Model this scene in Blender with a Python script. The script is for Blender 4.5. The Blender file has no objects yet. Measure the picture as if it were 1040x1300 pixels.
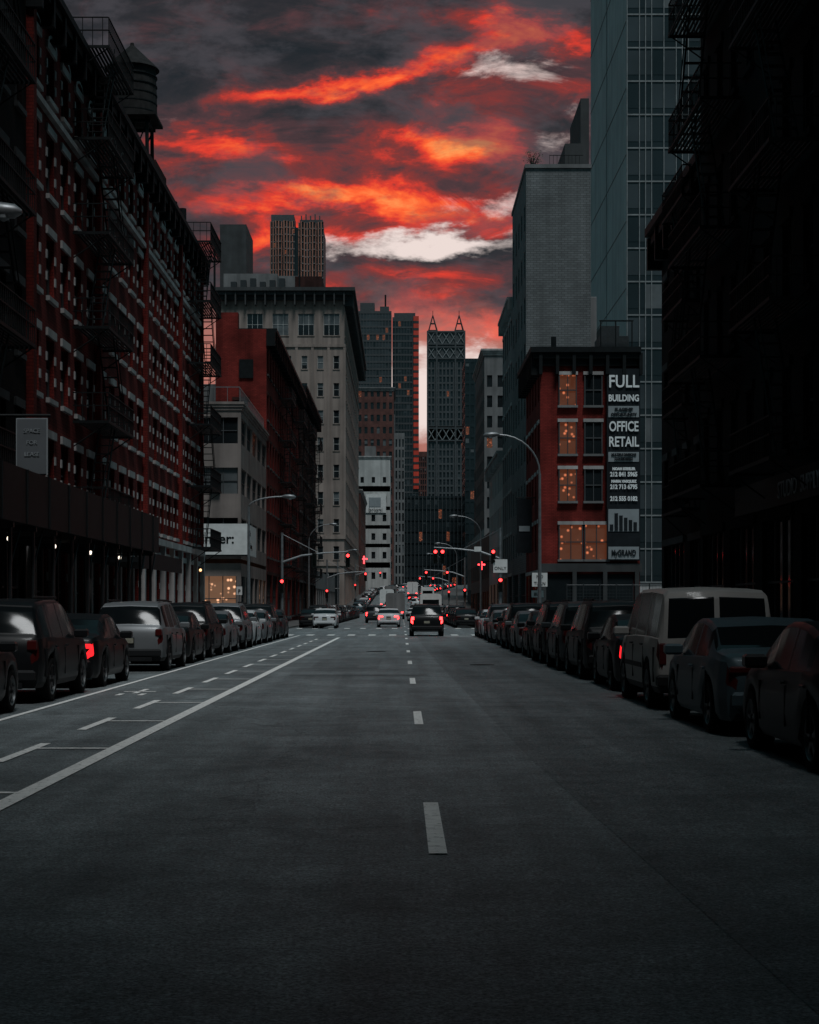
import bpy, math, random
from mathutils import Vector
random.seed(7)
R=random.Random(11)
scene=bpy.context.scene
col=scene.collection
# ------------------------------------------------------------------ materials
def nd(nt,t,**k):
    n=nt.nodes.new(t)
    for a,b in k.items(): setattr(n,a,b)
    return n
def mat(name,base,rough=.7,var=.25,nscale=1.5,metal=0,emit=None,es=0,bump=0,bscale=30,brick=None,spec=None,streak=0,coat=0):
    m=bpy.data.materials.new(name); m.use_nodes=True; nt=m.node_tree; L=nt.links
    b=nt.nodes['Principled BSDF']
    b.inputs['Roughness'].default_value=rough; b.inputs['Metallic'].default_value=metal
    if spec is not None: b.inputs['Specular IOR Level'].default_value=spec
    if coat: b.inputs['Coat Weight'].default_value=coat; b.inputs['Coat Roughness'].default_value=.08
    tc=nd(nt,'ShaderNodeTexCoord')
    n=nd(nt,'ShaderNodeTexNoise'); n.inputs['Scale'].default_value=nscale; n.inputs['Detail'].default_value=3
    L.new(tc.outputs['Object'],n.inputs['Vector'])
    r=nd(nt,'ShaderNodeValToRGB')
    lo=[c*(1-var) for c in base]; hi=[min(1,c*(1+var)) for c in base]
    r.color_ramp.elements[0].position=.3; r.color_ramp.elements[1].position=.7
    r.color_ramp.elements[0].color=(*lo,1); r.color_ramp.elements[1].color=(*hi,1)
    L.new(n.outputs['Fac'],r.inputs['Fac']); out=r.outputs['Color']
    if brick:
        sx=nd(nt,'ShaderNodeSeparateXYZ'); L.new(tc.outputs['Object'],sx.inputs[0])
        ad=nd(nt,'ShaderNodeMath',operation='ADD'); L.new(sx.outputs[0],ad.inputs[0]); L.new(sx.outputs[1],ad.inputs[1])
        cb=nd(nt,'ShaderNodeCombineXYZ'); L.new(ad.outputs[0],cb.inputs[0]); L.new(sx.outputs[2],cb.inputs[1])
        bt=nd(nt,'ShaderNodeTexBrick'); bt.inputs['Scale'].default_value=1
        bt.inputs['Brick Width'].default_value=brick; bt.inputs['Row Height'].default_value=brick*.36
        bt.inputs['Mortar Size'].default_value=brick*.05
        bt.inputs['Color1'].default_value=(1,1,1,1); bt.inputs['Color2'].default_value=(.72,.72,.72,1); bt.inputs['Mortar'].default_value=(.5,.5,.5,1)
        L.new(cb.outputs[0],bt.inputs['Vector'])
        mx=nd(nt,'ShaderNodeMix',data_type='RGBA',blend_type='MULTIPLY'); mx.inputs[0].default_value=1
        L.new(out,mx.inputs[6]); L.new(bt.outputs['Color'],mx.inputs[7]); out=mx.outputs[2]
    if streak:
        mp=nd(nt,'ShaderNodeMapping'); mp.inputs['Scale'].default_value=(1.2,1.2,.06); L.new(tc.outputs['Object'],mp.inputs[0])
        n3=nd(nt,'ShaderNodeTexNoise'); n3.inputs['Scale'].default_value=1; n3.inputs['Detail'].default_value=3; L.new(mp.outputs[0],n3.inputs['Vector'])
        r3=nd(nt,'ShaderNodeMapRange'); r3.inputs[1].default_value=.35; r3.inputs[2].default_value=.65; r3.inputs[3].default_value=1-streak; r3.inputs[4].default_value=1
        L.new(n3.outputs['Fac'],r3.inputs[0])
        mx=nd(nt,'ShaderNodeMix',data_type='RGBA',blend_type='MULTIPLY'); mx.inputs[0].default_value=1
        L.new(out,mx.inputs[6]); L.new(r3.outputs[0],mx.inputs[7]); out=mx.outputs[2]
    L.new(out,b.inputs['Base Color'])
    if emit:
        b.inputs['Emission Color'].default_value=(*emit,1); b.inputs['Emission Strength'].default_value=es
    return m
def litmat(name,c,s):
    m=mat(name,(.05,.04,.03),.3); nt=m.node_tree; b=nt.nodes['Principled BSDF']
    tc=nd(nt,'ShaderNodeTexCoord'); v=nd(nt,'ShaderNodeTexVoronoi'); v.inputs['Scale'].default_value=2.3
    nt.links.new(tc.outputs['Object'],v.inputs['Vector'])
    mr=nd(nt,'ShaderNodeMapRange'); mr.inputs[1].default_value=.0; mr.inputs[2].default_value=.3; mr.inputs[3].default_value=s*6; mr.inputs[4].default_value=s*.4
    nt.links.new(v.outputs['Distance'],mr.inputs[0]); nt.links.new(mr.outputs[0],b.inputs['Emission Strength'])
    b.inputs['Emission Color'].default_value=(*c,1); return m
MT={}
MT['glass']=mat('window_glass',(.012,.016,.018),.08,.4,.3,spec=.5)
MT['glass_b']=mat('window_blind',(.10,.11,.115),.35,.3,.5,spec=.5)
MT['glass_lit']=litmat('window_lit',(1,.27,.12),.17)
MT['shop_lit']=litmat('shopfront_lit',(1,.5,.28),.35)
MT['black']=mat('black_paint',(.006,.008,.009),.6,.3,2,spec=.15)
MT['iron']=mat('iron_paint',(.006,.008,.009),.6,.3,4,spec=.15)
MT['stone']=mat('pale_stone',(.38,.365,.36),.85,.2,1.2,streak=.3)
MT['roof']=mat('roof_tar',(.04,.04,.042),.9)
MT['frame']=mat('sash_frame',(.04,.043,.046),.6)
MT['frame_w']=mat('sash_frame_white',(.42,.42,.41),.6)
MT['steel']=mat('galvanised_steel',(.2,.21,.22),.45,.2,6,metal=.6)
MT['steel_d']=mat('dark_steel',(.03,.034,.037),.5,.2,6,metal=.4)
MT['white']=mat('white_panel',(.6,.6,.59),.6,.1,2)
MT['brick_red']=mat('brick_red',(.2,.026,.021),.9,.4,.5,brick=.3,streak=.45,spec=.15)
MT['brick_dk']=mat('brick_dark',(.055,.024,.021),.9,.35,.5,brick=.3,streak=.35,spec=.15)
MT['brick_soot']=mat('brick_sooty',(.017,.011,.011),.9,.35,.5,brick=.3,streak=.35,spec=.1)  # very dark brick, near-black base colour
MT['brick_br']=mat('brick_brown',(.14,.052,.042),.9,.3,.5,brick=.3,streak=.3)
MT['beige']=mat('stone_beige',(.22,.18,.165),.85,.2,.6,streak=.4)
MT['pale']=mat('limestone_pale',(.275,.218,.192),.85,.16,.25,streak=.4)
MT['greywall']=mat('grey_brick_wall',(.165,.175,.18),.9,.2,.3,brick=.5,streak=.25)
MT['concrete']=mat('concrete_panel',(.40,.40,.40),.8,.1,.3,streak=.2,spec=.1)
MT['dkstone']=mat('dark_stone',(.035,.038,.04),.8,.3,.6,streak=.3)
MT['soot']=mat('black_cast_iron_front',(.007,.009,.010),.85,.35,.6,streak=.4,spec=.08)  # near-black base colour for the iron fronts
MT['curtain']=mat('curtain_wall',(.045,.056,.062),.2,.35,.12,spec=.35)
MT['curtain_d']=mat('curtain_wall_dark',(.016,.022,.025),.15,.35,.12,spec=.5)
MT['mull']=mat('mullion',(.19,.205,.21),.5)
MT['mull_d']=mat('mullion_dark',(.05,.056,.06),.5)
MT['redclad']=mat('red_cladding',(.6,.06,.035),.4,.3,.1)  # red sky reflection on glass, painted as a base colour
MT['bronze']=mat('bronze_steel',(.30,.125,.085),.5,.4,.08)
MT['whitewall']=mat('white_brick',(.46,.46,.45),.8,.12,.4,streak=.25)
MT['greystone']=mat('grey_stone',(.16,.16,.162),.85,.2,.4,streak=.3)
MT['wood']=mat('weathered_wood',(.022,.021,.021),.9,.35,3,streak=.5,spec=.2)
MT['bulb']=mat('lit_bulb',(.8,.8,.8),.4,emit=(1,.86,.7),es=2)
MT['bulb_w']=mat('lit_bulb_warm',(.8,.8,.8),.4,emit=(1,.5,.22),es=2.5)
MT['redlamp']=mat('red_signal_lens',(.5,.02,.02),.3,emit=(1,.03,.03),es=7)
MT['offlamp']=mat('dark_signal_lens',(.02,.03,.02),.3)
MT['redneon']=mat('red_neon',(.5,.02,.02),.3,emit=(1,.05,.06),es=4)
MT['signal']=mat('signal_housing',(.015,.016,.015),.5)
MT['text']=mat('white_lettering',(.75,.77,.78),.6,.05)
MT['poster_grey']=mat('poster_grey',(.22,.245,.26),.6,.1)
MT['poster_dim']=mat('poster_dim',(.09,.10,.11),.6,.1)
MT['poster_black']=mat('poster_black',(.010,.013,.016),.5,.3,spec=.2)
MT['line']=mat('road_paint',(.8,.8,.78),.7,.1,9)
MT['kerb']=mat('kerb_stone',(.10,.10,.10),.8,.3,2)
MT['leaf']=mat('leaves',(.05,.07,.04),.8)
def wear(m):
    nt=m.node_tree; b=nt.nodes['Principled BSDF']; L=nt.links
    src=b.inputs['Base Color'].links[0].from_socket
    tc=nd(nt,'ShaderNodeTexCoord'); n=nd(nt,'ShaderNodeTexNoise'); n.inputs['Scale'].default_value=14; n.inputs['Detail'].default_value=6; n.inputs['Roughness'].default_value=.75
    L.new(tc.outputs['Object'],n.inputs['Vector'])
    mr=nd(nt,'ShaderNodeMapRange'); mr.inputs[1].default_value=.33; mr.inputs[2].default_value=.45; L.new(n.outputs['Fac'],mr.inputs[0])
    mx=nd(nt,'ShaderNodeMix',data_type='RGBA'); mx.inputs[6].default_value=(.12,.13,.135,1)
    L.new(mr.outputs[0],mx.inputs[0]); L.new(src,mx.inputs[7]); L.new(mx.outputs[2],b.inputs['Base Color'])
wear(MT['line'])
def asphalt(name,k):
    m=bpy.data.materials.new(name); m.use_nodes=True; nt=m.node_tree; L=nt.links; b=nt.nodes['Principled BSDF']
    tc=nd(nt,'ShaderNodeTexCoord')
    def noise(sc,det=3,mp=None,ro=.6):
        n=nd(nt,'ShaderNodeTexNoise'); n.inputs['Scale'].default_value=sc; n.inputs['Detail'].default_value=det; n.inputs['Roughness'].default_value=ro
        if mp:
            q=nd(nt,'ShaderNodeMapping'); q.inputs['Scale'].default_value=mp; L.new(tc.outputs['Object'],q.inputs[0]); L.new(q.outputs[0],n.inputs['Vector'])
        else: L.new(tc.outputs['Object'],n.inputs['Vector'])
        return n.outputs['Fac']
    def mr(s,a,b_,c,d):
        q=nd(nt,'ShaderNodeMapRange'); L.new(s,q.inputs[0])
        for i,v in enumerate((a,b_,c,d)): q.inputs[i+1].default_value=v
        return q.outputs[0]
    def mul(a,b_):
        q=nd(nt,'ShaderNodeMath',operation='MULTIPLY'); L.new(a,q.inputs[0]); L.new(b_,q.inputs[1]); return q.outputs[0]
    f=mr(noise(.45,4),.32,.68,.72,1.25)
    f=mul(f,mr(noise(1,4,(1.5,.06,1)),.3,.7,.72,1.28))      # tyre tracks along the lane
    f=mul(f,mr(noise(42,2,None,.8),.34,.66,.3,1.8))            # aggregate
    f=mul(f,mr(noise(14,3,None,.75),.35,.65,.72,1.28))
    f=mul(f,mr(noise(2.6,5,None,.7),.35,.65,.8,1.2))
    v=nd(nt,'ShaderNodeTexVoronoi',feature='DISTANCE_TO_EDGE'); v.inputs['Scale'].default_value=.13
    n=nd(nt,'ShaderNodeTexNoise'); n.inputs['Scale'].default_value=1.2; n.inputs['Detail'].default_value=5; L.new(tc.outputs['Object'],n.inputs['Vector'])
    vm=nd(nt,'ShaderNodeVectorMath',operation='MULTIPLY_ADD'); vm.inputs[1].default_value=(1.6,1.6,0); L.new(n.outputs['Color'],vm.inputs[0]); L.new(tc.outputs['Object'],vm.inputs[2])
    L.new(vm.outputs[0],v.inputs['Vector'])
    f=mul(f,mr(v.outputs['Distance'],.0,.004,.62,1))
    cm=nd(nt,'ShaderNodeVectorMath',operation='SCALE'); cm.inputs[0].default_value=(k*.92,k*1.05,k*1.09); L.new(f,cm.inputs['Scale'])
    L.new(cm.outputs[0],b.inputs['Base Color'])
    b.inputs['Roughness'].default_value=.62; b.inputs['Specular IOR Level'].default_value=.35
    bp=nd(nt,'ShaderNodeBump'); bp.inputs['Strength'].default_value=.6; bp.inputs['Distance'].default_value=.012
    L.new(noise(55,1),bp.inputs['Height']); L.new(bp.outputs[0],b.inputs['Normal'])
    return m
MT['asphalt']=asphalt('asphalt',.145); MT['asphalt_patch']=asphalt('asphalt_patch',.112); MT['ground']=asphalt('ground_asphalt',.08)
MT['sidewalk']=mat('sidewalk_concrete',(.08,.08,.08),.85,.25,.8)
# ------------------------------------------------------------------ mesh builder
class MB:
    def __init__(s): s.p={}
    def g(s,part,m):
        if part not in s.p: s.p[part]=([],[],m)
        return s.p[part]
    def quad(s,part,m,*pts):
        v,f,_=s.g(part,m); i=len(v); v.extend(pts); f.append(tuple(range(i,i+len(pts))))
    def box(s,part,m,x0,x1,y0,y1,z0,z1):
        v,f,_=s.g(part,m); i=len(v)
        v.extend([(x0,y0,z0),(x1,y0,z0),(x1,y1,z0),(x0,y1,z0),(x0,y0,z1),(x1,y0,z1),(x1,y1,z1),(x0,y1,z1)])
        for q in ((0,3,2,1),(4,5,6,7),(0,1,5,4),(1,2,6,5),(2,3,7,6),(3,0,4,7)): f.append(tuple(i+a for a in q))
    def tube(s,part,m,pts,r,n=8,cap=True):
        v,f,_=s.g(part,m); rs=r if isinstance(r,(list,tuple)) else [r]*len(pts)
        rings=[]
        P=[Vector(p) for p in pts]
        for k,p in enumerate(P):
            d=(P[min(k+1,len(P)-1)]-P[max(k-1,0)]).normalized()
            a=Vector((0,0,1)) if abs(d.z)<.9 else Vector((1,0,0))
            e1=d.cross(a).normalized(); e2=d.cross(e1)
            i=len(v); rings.append(i)
            for j in range(n):
                t=2*math.pi*j/n; q=p+(e1*math.cos(t)+e2*math.sin(t))*rs[k]; v.append(tuple(q))
        for a,b in zip(rings,rings[1:]):
            for j in range(n): f.append((a+j,a+(j+1)%n,b+(j+1)%n,b+j))
        if cap:
            f.append(tuple(rings[0]+j for j in range(n))); f.append(tuple(rings[-1]+j for j in reversed(range(n))))
    def lathe(s,part,m,c,prof,n=24):
        v,f,_=s.g(part,m); rings=[]
        for r,z in prof:
            rings.append(len(v))
            for j in range(n):
                t=2*math.pi*j/n; v.append((c[0]+r*math.cos(t),c[1]+r*math.sin(t),c[2]+z))
        for a,b in zip(rings,rings[1:]):
            for j in range(n): f.append((a+j,a+(j+1)%n,b+(j+1)%n,b+j))
        f.append(tuple(rings[0]+j for j in reversed(range(n)))); f.append(tuple(rings[-1]+j for j in range(n)))
    def finish(s,name,org=(0,0,0),smooth=()):
        e=bpy.data.objects.new(name,None); col.objects.link(e); e.location=org; e.empty_display_size=.5
        for part,(v,f,m) in s.p.items():
            me=bpy.data.meshes.new(part); me.from_pydata([(a-org[0],b-org[1],c-org[2]) for a,b,c in v],[],f)
            me.materials.append(MT[m]); me.update()
            if part in smooth:
                me.shade_smooth(); me.set_sharp_from_angle(angle=math.radians(40))
            o=bpy.data.objects.new(part,me); col.objects.link(o); o.parent=e
        return e
def text(parent,body,size,loc,m='text',rot=(math.pi/2,0,0),sx=1,al='CENTER',bold=0.0):
    c=bpy.data.curves.new('lettering','FONT'); c.body=body; c.size=size; c.align_x=al; c.extrude=.01; c.offset=bold; c.resolution_u=3
    c.materials.append(MT[m]); o=bpy.data.objects.new('lettering',c); col.objects.link(o); o.parent=parent
    o.location=Vector(loc)-Vector(parent.location); o.rotation_euler=rot; o.scale=(sx,1,1)
def gz(y): return 0 if y<250 else min(8.4,(y-250)*.028)
def cx(y): return 0 if y<400 else (y-400)*.09
# ------------------------------------------------------------------ facades
def facade(mb,o,u,n,W,rows,wall,lit=.02,blind=.15,rec=.22,frames=True,fm='frame',glass='glass',sill=None,lintel=None,gb='glass_b',teeth=False,glit=0):
    ox,oy=o; ux,uy=u; nx,ny=n
    def P(a,z,d=0): return (ox+ux*a+nx*d,oy+uy*a+ny*d,z)
    def B(part,m,a0,a1,z0,z1,d0,d1):
        p=P(a0,0,d0); q=P(a1,0,d1); mb.box(part,m,min(p[0],q[0]),max(p[0],q[0]),min(p[1],q[1]),max(p[1],q[1]),z0,z1)
    for (z,h,nc,wf,s0,s1) in rows:
        if nc==0:
            mb.quad('walls',wall,P(0,z),P(W,z),P(W,z+h),P(0,z+h)); continue
        za=z+h*s0; zb=z+h*s1; cw=W/nc; ww=cw*wf
        ground=(glit>0 and z<2)
        if s0>0: mb.quad('walls',wall,P(0,z),P(W,z),P(W,za),P(0,za))
        if s1<1: mb.quad('walls',wall,P(0,zb),P(W,zb),P(W,z+h),P(0,z+h))
        for i in range(nc):
            a=cw*i; b=a+(cw-ww)/2; c=b+ww
            if i==0: mb.quad('walls',wall,P(0,za),P(b,za),P(b,zb),P(0,zb))
            mb.quad('walls',wall,P(c,za),P(c+(cw-ww)/(1 if i<nc-1 else 2),za),P(c+(cw-ww)/(1 if i<nc-1 else 2),zb),P(c,zb))
            r=-rec
            mb.quad('walls',wall,P(b,za),P(c,za),P(c,za,r),P(b,za,r))
            mb.quad('walls',wall,P(b,zb),P(c,zb),P(c,zb,r),P(b,zb,r))
            mb.quad('walls',wall,P(b,za),P(b,zb),P(b,zb,r),P(b,za,r))
            mb.quad('walls',wall,P(c,za),P(c,zb),P(c,zb,r),P(c,za,r))
            q=R.random()
            if ground and q<glit: mb.quad('lit_shopfronts','shop_lit',P(b,za,r),P(c,za,r),P(c,zb,r),P(b,zb,r))
            elif q<lit: mb.quad('lit_windows','glass_lit',P(b,za,r),P(c,za,r),P(c,zb,r),P(b,zb,r))
            elif q<lit+blind:
                zm=za+(zb-za)*R.choice((0,.3,.5,.65))
                if zm>za: mb.quad('windows',glass,P(b,za,r),P(c,za,r),P(c,zm,r),P(b,zm,r))
                mb.quad('window_blinds',gb,P(b,zm,r),P(c,zm,r),P(c,zb,r),P(b,zb,r))
            else: mb.quad('windows',glass,P(b,za,r),P(c,za,r),P(c,zb,r),P(b,zb,r))
            if frames:
                t=.06; d0=r+.003; d1=r+.07; zm=(za+zb)/2
                B('window_frames',fm,b,c,zm-t/2,zm+t/2,d0,d1)
                B('window_frames',fm,b,b+t,za,zm-t/2,d0,d1); B('window_frames',fm,c-t,c,za,zm-t/2,d0,d1)
                B('window_frames',fm,b,b+t,zm+t/2,zb,d0,d1); B('window_frames',fm,c-t,c,zm+t/2,zb,d0,d1)
                if ww>1.8:
                    k=int(ww/1.1)
                    for j in range(1,k+1):
                        e=b+ww*j/(k+1); B('window_frames',fm,e-t/2,e+t/2,za,zm-t/2,d0,d1); B('window_frames',fm,e-t/2,e+t/2,zm+t/2,zb,d0,d1)
            if sill: B('sills',sill,b-.12,c+.12,za-.16,za,.003,.13)
            if lintel:
                B('lintels',lintel,b-.14,c+.14,zb,zb+.26,.003,.08)
                if teeth:
                    for zz in (.25,.6):
                        zt=za+(zb-za)*zz
                        B('quoins',lintel,b-.16,b-.003,zt,zt+.28,.003,.05); B('quoins',lintel,c+.003,c+.16,zt,zt+.28,.003,.05)
def cornice(mb,x0,x1,y0,y1,z,d,h,m,sides,brk=0):
    for k,(dd,za,zb) in enumerate(((d*.35,z-h,z-h*.62),(d*.7,z-h*.62,z-h*.3),(d,z-h*.3,z))):
        a=x0-(dd if 'W' in sides else -.003); b=x1+(dd if 'E' in sides else -.003); c=y0-(dd if 'S' in sides else -.003); e=y1-.003
        mb.box('cornice',m,a,b,c,e,za,zb)
    if brk:
        for s in sides:
            if s=='S':
                k=int((x1-x0)/brk)
                for i in range(k+1): xx=x0+(x1-x0)*i/k; mb.box('brackets',m,xx-.12,xx+.12,y0-d*.85,y0-.003,z-h*1.5,z-h*.33)
            else:
                k=int((y1-y0)/brk); X=x1 if s=='E' else x0; q=1 if s=='E' else -1
                for i in range(k+1):
                    yy=y0+(y1-y0)*i/k; mb.box('brackets',m,min(X+q*.003,X+q*d*.85),max(X+q*.003,X+q*d*.85),yy-.12,yy+.12,z-h*1.5,z-h*.33)
def bld(name,x0,x1,y0,y1,z1,wall,spec,z0=None,corn=None,fin=True,**kw):
    z0=gz(y0)-.3 if z0 is None else z0
    mb=MB()
    sides={'S':((x0,y0),(1,0),(0,-1),x1-x0),'E':((x1,y0),(0,1),(1,0),y1-y0),'W':((x0,y0),(0,1),(-1,0),y1-y0),'N':((x0,y1),(1,0),(0,1),x1-x0)}
    for s,(o,u,n,W) in sides.items():
        rows=spec.get(s) or [(z0,z1-z0,0,0,0,0)]
        k=dict(kw)
        if rows[0][0]>z0: rows=[(z0,rows[0][0]-z0,0,0,0,0)]+rows
        last=rows[-1]
        if last[0]+last[1]<z1-.001: rows=rows+[(last[0]+last[1],z1-last[0]-last[1],0,0,0,0)]
        facade(mb,o,u,n,W,rows,wall,**k)
    mb.quad('roof','roof',(x0,y0,z1-.4),(x1,y0,z1-.4),(x1,y1,z1-.4),(x0,y1,z1-.4))
    mb.box('parapet',wall,x0+.01,x1-.01,y0+.01,y0+.3,z1-.45,z1+.02)
    mb.box('parapet',wall,x0+.01,x1-.01,y1-.3,y1-.01,z1-.45,z1+.02)
    mb.box('parapet',wall,x0+.01,x0+.3,y0+.3,y1-.3,z1-.45,z1+.02)
    mb.box('parapet',wall,x1-.3,x1-.01,y0+.3,y1-.3,z1-.45,z1+.02)
    if corn: cornice(mb,x0,x1,y0,y1,z1+.05,*corn)
    if fin: return mb.finish(name,((x0+x1)/2,(y0+y1)/2,z0))
    return mb,((x0+x1)/2,(y0+y1)/2,z0)
def rows(g,gh,n,h,nc,wf=.5,s0=.25,s1=.8,gspec=None,z0=0):
    r=[(z0+g,gh)+(gspec or (max(1,nc//2),.8,.12,.85))]
    for i in range(n): r.append((z0+g+gh+i*h,h,nc,wf,s0,s1))
    return r
def fire_escape(mb,X,q,y0,y1,levels,d=1.25,ladder=True):
    def bx(a,b,c,e,f,g):
        mb.box('fire_escape','iron',min(X+q*a,X+q*b),max(X+q*a,X+q*b),c,e,f,g)
    for k,z in enumerate(levels):
        n=9
        for i in range(n): a=.1+(d-.1)*i/n; bx(a,a+.07,y0,y1,z-.04,z)
        bx(0.02,d,y0-.04,y0,z-.1,z+.0); bx(.02,d,y1,y1+.04,z-.1,z)
        bx(d,d+.04,y0-.04,y1+.04,z-.1,z)
        for hh in (.5,.95):
            bx(d,d+.035,y0,y1,z+hh,z+hh+.04); bx(.02,d,y0-.04,y0-.005,z+hh,z+hh+.04); bx(.02,d,y1+.005,y1+.04,z+hh,z+hh+.04)
        yy=y0
        while yy<y1: bx(d+.005,d+.03,yy,yy+.025,z,z+.95); yy+=.22
        for a in (.35,.7,1.05):
            if a<d: bx(a,a+.025,y0-.035,y0-.01,z,z+.95); bx(a,a+.025,y1+.01,y1+.035,z,z+.95)
        for yy in (y0+.1,y1-.1): mb.tube('fire_escape','iron',[(X+q*.02,yy,z-.9),(X+q*d,yy,z-.06)],.025,5)
        if k+1<len(levels) and ladder:
            z2=levels[k+1]; L=min(y1-y0-.5,2.6); up=1 if k%2==0 else -1
            a0=y0+.3 if up==1 else y1-.3; a1=a0+up*L; s1=min(1.0,d-.1)
            for s in (.45,s1): mb.tube('fire_escape','iron',[(X+q*s,a0,z),(X+q*s,a1,z2)],.03,4)
            mb.tube('fire_escape','iron',[(X+q*s1,a0,z+.8),(X+q*s1,a1,z2+.8)],.018,4)
            m=10
            for i in range(1,m):
                t=i/m; yy=a0+(a1-a0)*t; zz=z+(z2-z)*t; bx(.45,s1,yy-.1,yy+.1,zz-.015,zz+.015)
# ------------------------------------------------------------------ ground, road, pavements
ys=[-120,0,60,120,180,249,251]+list(range(270,560,20))+[551,620,900,2600]
def sheet(name,m,fl,fr,ys,dz):
    me=bpy.data.meshes.new(name); v=[];f=[]
    for y in ys: v+= [(fl(y),y,gz(y)+dz),(fr(y),y,gz(y)+dz)]
    for i in range(len(ys)-1): f.append((2*i,2*i+1,2*i+3,2*i+2))
    me.from_pydata(v,[],f); me.materials.append(MT[m]); o=bpy.data.objects.new(name,me); col.objects.link(o); return o
sheet('ground','ground',lambda y:-1500,lambda y:1500,[-600]+ys,-.012)
sheet('road','asphalt',lambda y:-9+cx(y),lambda y:7+cx(y),[y for y in ys if y<700],0)
sheet('cross_road','asphalt',lambda y:-90,lambda y:90,[98,122],-.006)
def walk(name,xs,ya,yb):
    mb=MB(); pts=[ya]+[y for y in ys if ya<y<yb]+[yb]
    for a,b in zip(pts,pts[1:]):
        za,zb=gz(a),gz(b); (k0,k1)=xs
        s=1 if k1>k0 else -1
        def A(x,y,z): return (x+cx(y),y,z)
        kk=k0+s*.16
        mb.quad('kerb','kerb',A(k0,a,za-.05),A(k0,b,zb-.05),A(k0,b,zb+.13),A(k0,a,za+.13))
        mb.quad('kerb','kerb',A(k0,a,za+.13),A(k0,b,zb+.13),A(kk,b,zb+.13),A(kk,a,za+.13))
        mb.quad('slabs','sidewalk',A(kk,a,za+.13),A(kk,b,zb+.13),A(k1,b,zb+.13),A(k1,a,za+.13))
    for y in (ya,yb): mb.quad('kerb','kerb',(k0+cx(y),y,gz(y)-.05),(k1+cx(y),y,gz(y)-.05),(k1+cx(y),y,gz(y)+.13),(k0+cx(y),y,gz(y)+.13))
    mb.finish(name)
walk('sidewalk',(-8.15,-30),-110,99); walk('sidewalk',(-8.15,-60),122,690)
walk('sidewalk',(6.15,40),-110,100); walk('sidewalk',(6.15,60),121,690)
mb=MB()
mb.quad('patch','asphalt_patch',(1.75,2,.003),(6.1,2,.003),(6.1,90,.003),(.8,90,.003),(.95,56,.003),(1.35,18,.003))
mb.quad('patch','asphalt_patch',(-2.4,44,.003),(-.6,44,.003),(-.6,52,.003),(-2.4,52,.003))
mb.quad('patch','ground',(1.6,24.6,.006),(3.6,24.6,.006),(3.6,25.2,.006),(1.6,25.2,.006))
mb.quad('patch','ground',(-2.6,39.6,.006),(.6,39.6,.006),(.6,40.3,.006),(-2.6,40.3,.006))
mb.finish('road_repair_patch')
mb=MB()
def mk(x0,x1,y0,y1): mb.quad('paint','line',(x0,y0,.010),(x1,y0,.010),(x1,y1,.010),(x0,y1,.010))
for k in range(-1,9): mk(.175,.295,11.07+12.15*k,13.95+12.15*k)
mk(-3.30,-3.13,-5,88); mk(-5.68,-5.58,-5,95)
yy=10.1
while yy<86:
    mk(-4.2,-4.08,yy-1.7,yy+.7)
    mk(-4.08,-3.30,yy-.06,yy+.06) ; yy+=4.6
for x in range(12):
    mk(-7.6+x*1.15,-7.2+x*1.15,94.5,97.5)
    mk(-7.6+x*1.15,-7.2+x*1.15,123,126)
mk(-3.1,6,92.5,92.9)
for yc in (31.5,):
    mk(-4.95,-4.85,yc,yc+1.6); mk(-5.2,-4.6,yc+.6,yc+.75); mk(-5.15,-5.05,yc-.7,yc-.1); mk(-4.75,-4.65,yc-.7,yc-.1)
for y in range(136,240,12): mk(.18,.29,y,y+3)
mb.finish('lane_marking')
mb=MB()
for (x,y,r) in ((2.2,47,.34),(-.9,61,.36)): mb.lathe('cover','iron',(x,y,.008),[(r,0),(r,.004)],24)
mb.finish('manhole_cover')
# ------------------------------------------------------------------ LEFT side
bld('brick_building',-34,-11.5,-24,42,62,'brick_soot',{'E':rows(.1,4.6,14,3.7,30,.46,.22,.78)},frames=False,lit=0,blind=.04)  # unseen block, added tall to keep sky light off the near road
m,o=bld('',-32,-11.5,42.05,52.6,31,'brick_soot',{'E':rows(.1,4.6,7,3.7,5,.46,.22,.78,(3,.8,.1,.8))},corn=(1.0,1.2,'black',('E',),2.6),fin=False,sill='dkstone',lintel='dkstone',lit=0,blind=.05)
fire_escape(m,-11.5,1,43,48,[5.2+3.7*i for i in range(7)])
m.finish('brick_building',o)
NW=19
rr=[(.1,4.4,14,.78,.04,.86)]
for i in range(4): rr.append((4.5+3.3*i,3.3,NW,.5,.17,.78))
rr.append((17.7,2.9,NW,.5,.14,.68))
m,o=bld('',-30,-11.5,52.65,98,21.1,'brick_red',{'E':rr},corn=(.6,.8,'black',('E',),1.8),fin=False,sill='stone',lintel='stone',teeth=True,lit=.0,blind=.12)
for y in [52.85+3.23*i for i in range(15)]:
    m.box('pilasters','stone' ,-11.497,-11.25,y-.18,y+.18,.12,4.45)
m.box('belt_course','stone',-11.497,-11.2,52.7,98,4.45,4.75)
m.box('belt_course_upper','stone',-11.497,-11.33,52.7,98,17.5,17.7)
for i in range(NW):
    cw=(98-52.65)/NW; cc=52.65+cw*(i+.5)
    for j in range(6):
        t0=math.pi*j/6; t1=math.pi*(j+1)/6; ro=.75; z0=19.85
        m.quad('window_arches','stone',(-11.41,cc-ro*math.cos(t0),z0+ro*.5*math.sin(t0)),(-11.41,cc-ro*math.cos(t1),z0+ro*.5*math.sin(t1)),(-11.41,cc-(ro-.19)*math.cos(t1),z0+(ro-.19)*.5*math.sin(t1)),(-11.41,cc-(ro-.19)*math.cos(t0),z0+(ro-.19)*.5*math.sin(t0)))
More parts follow.
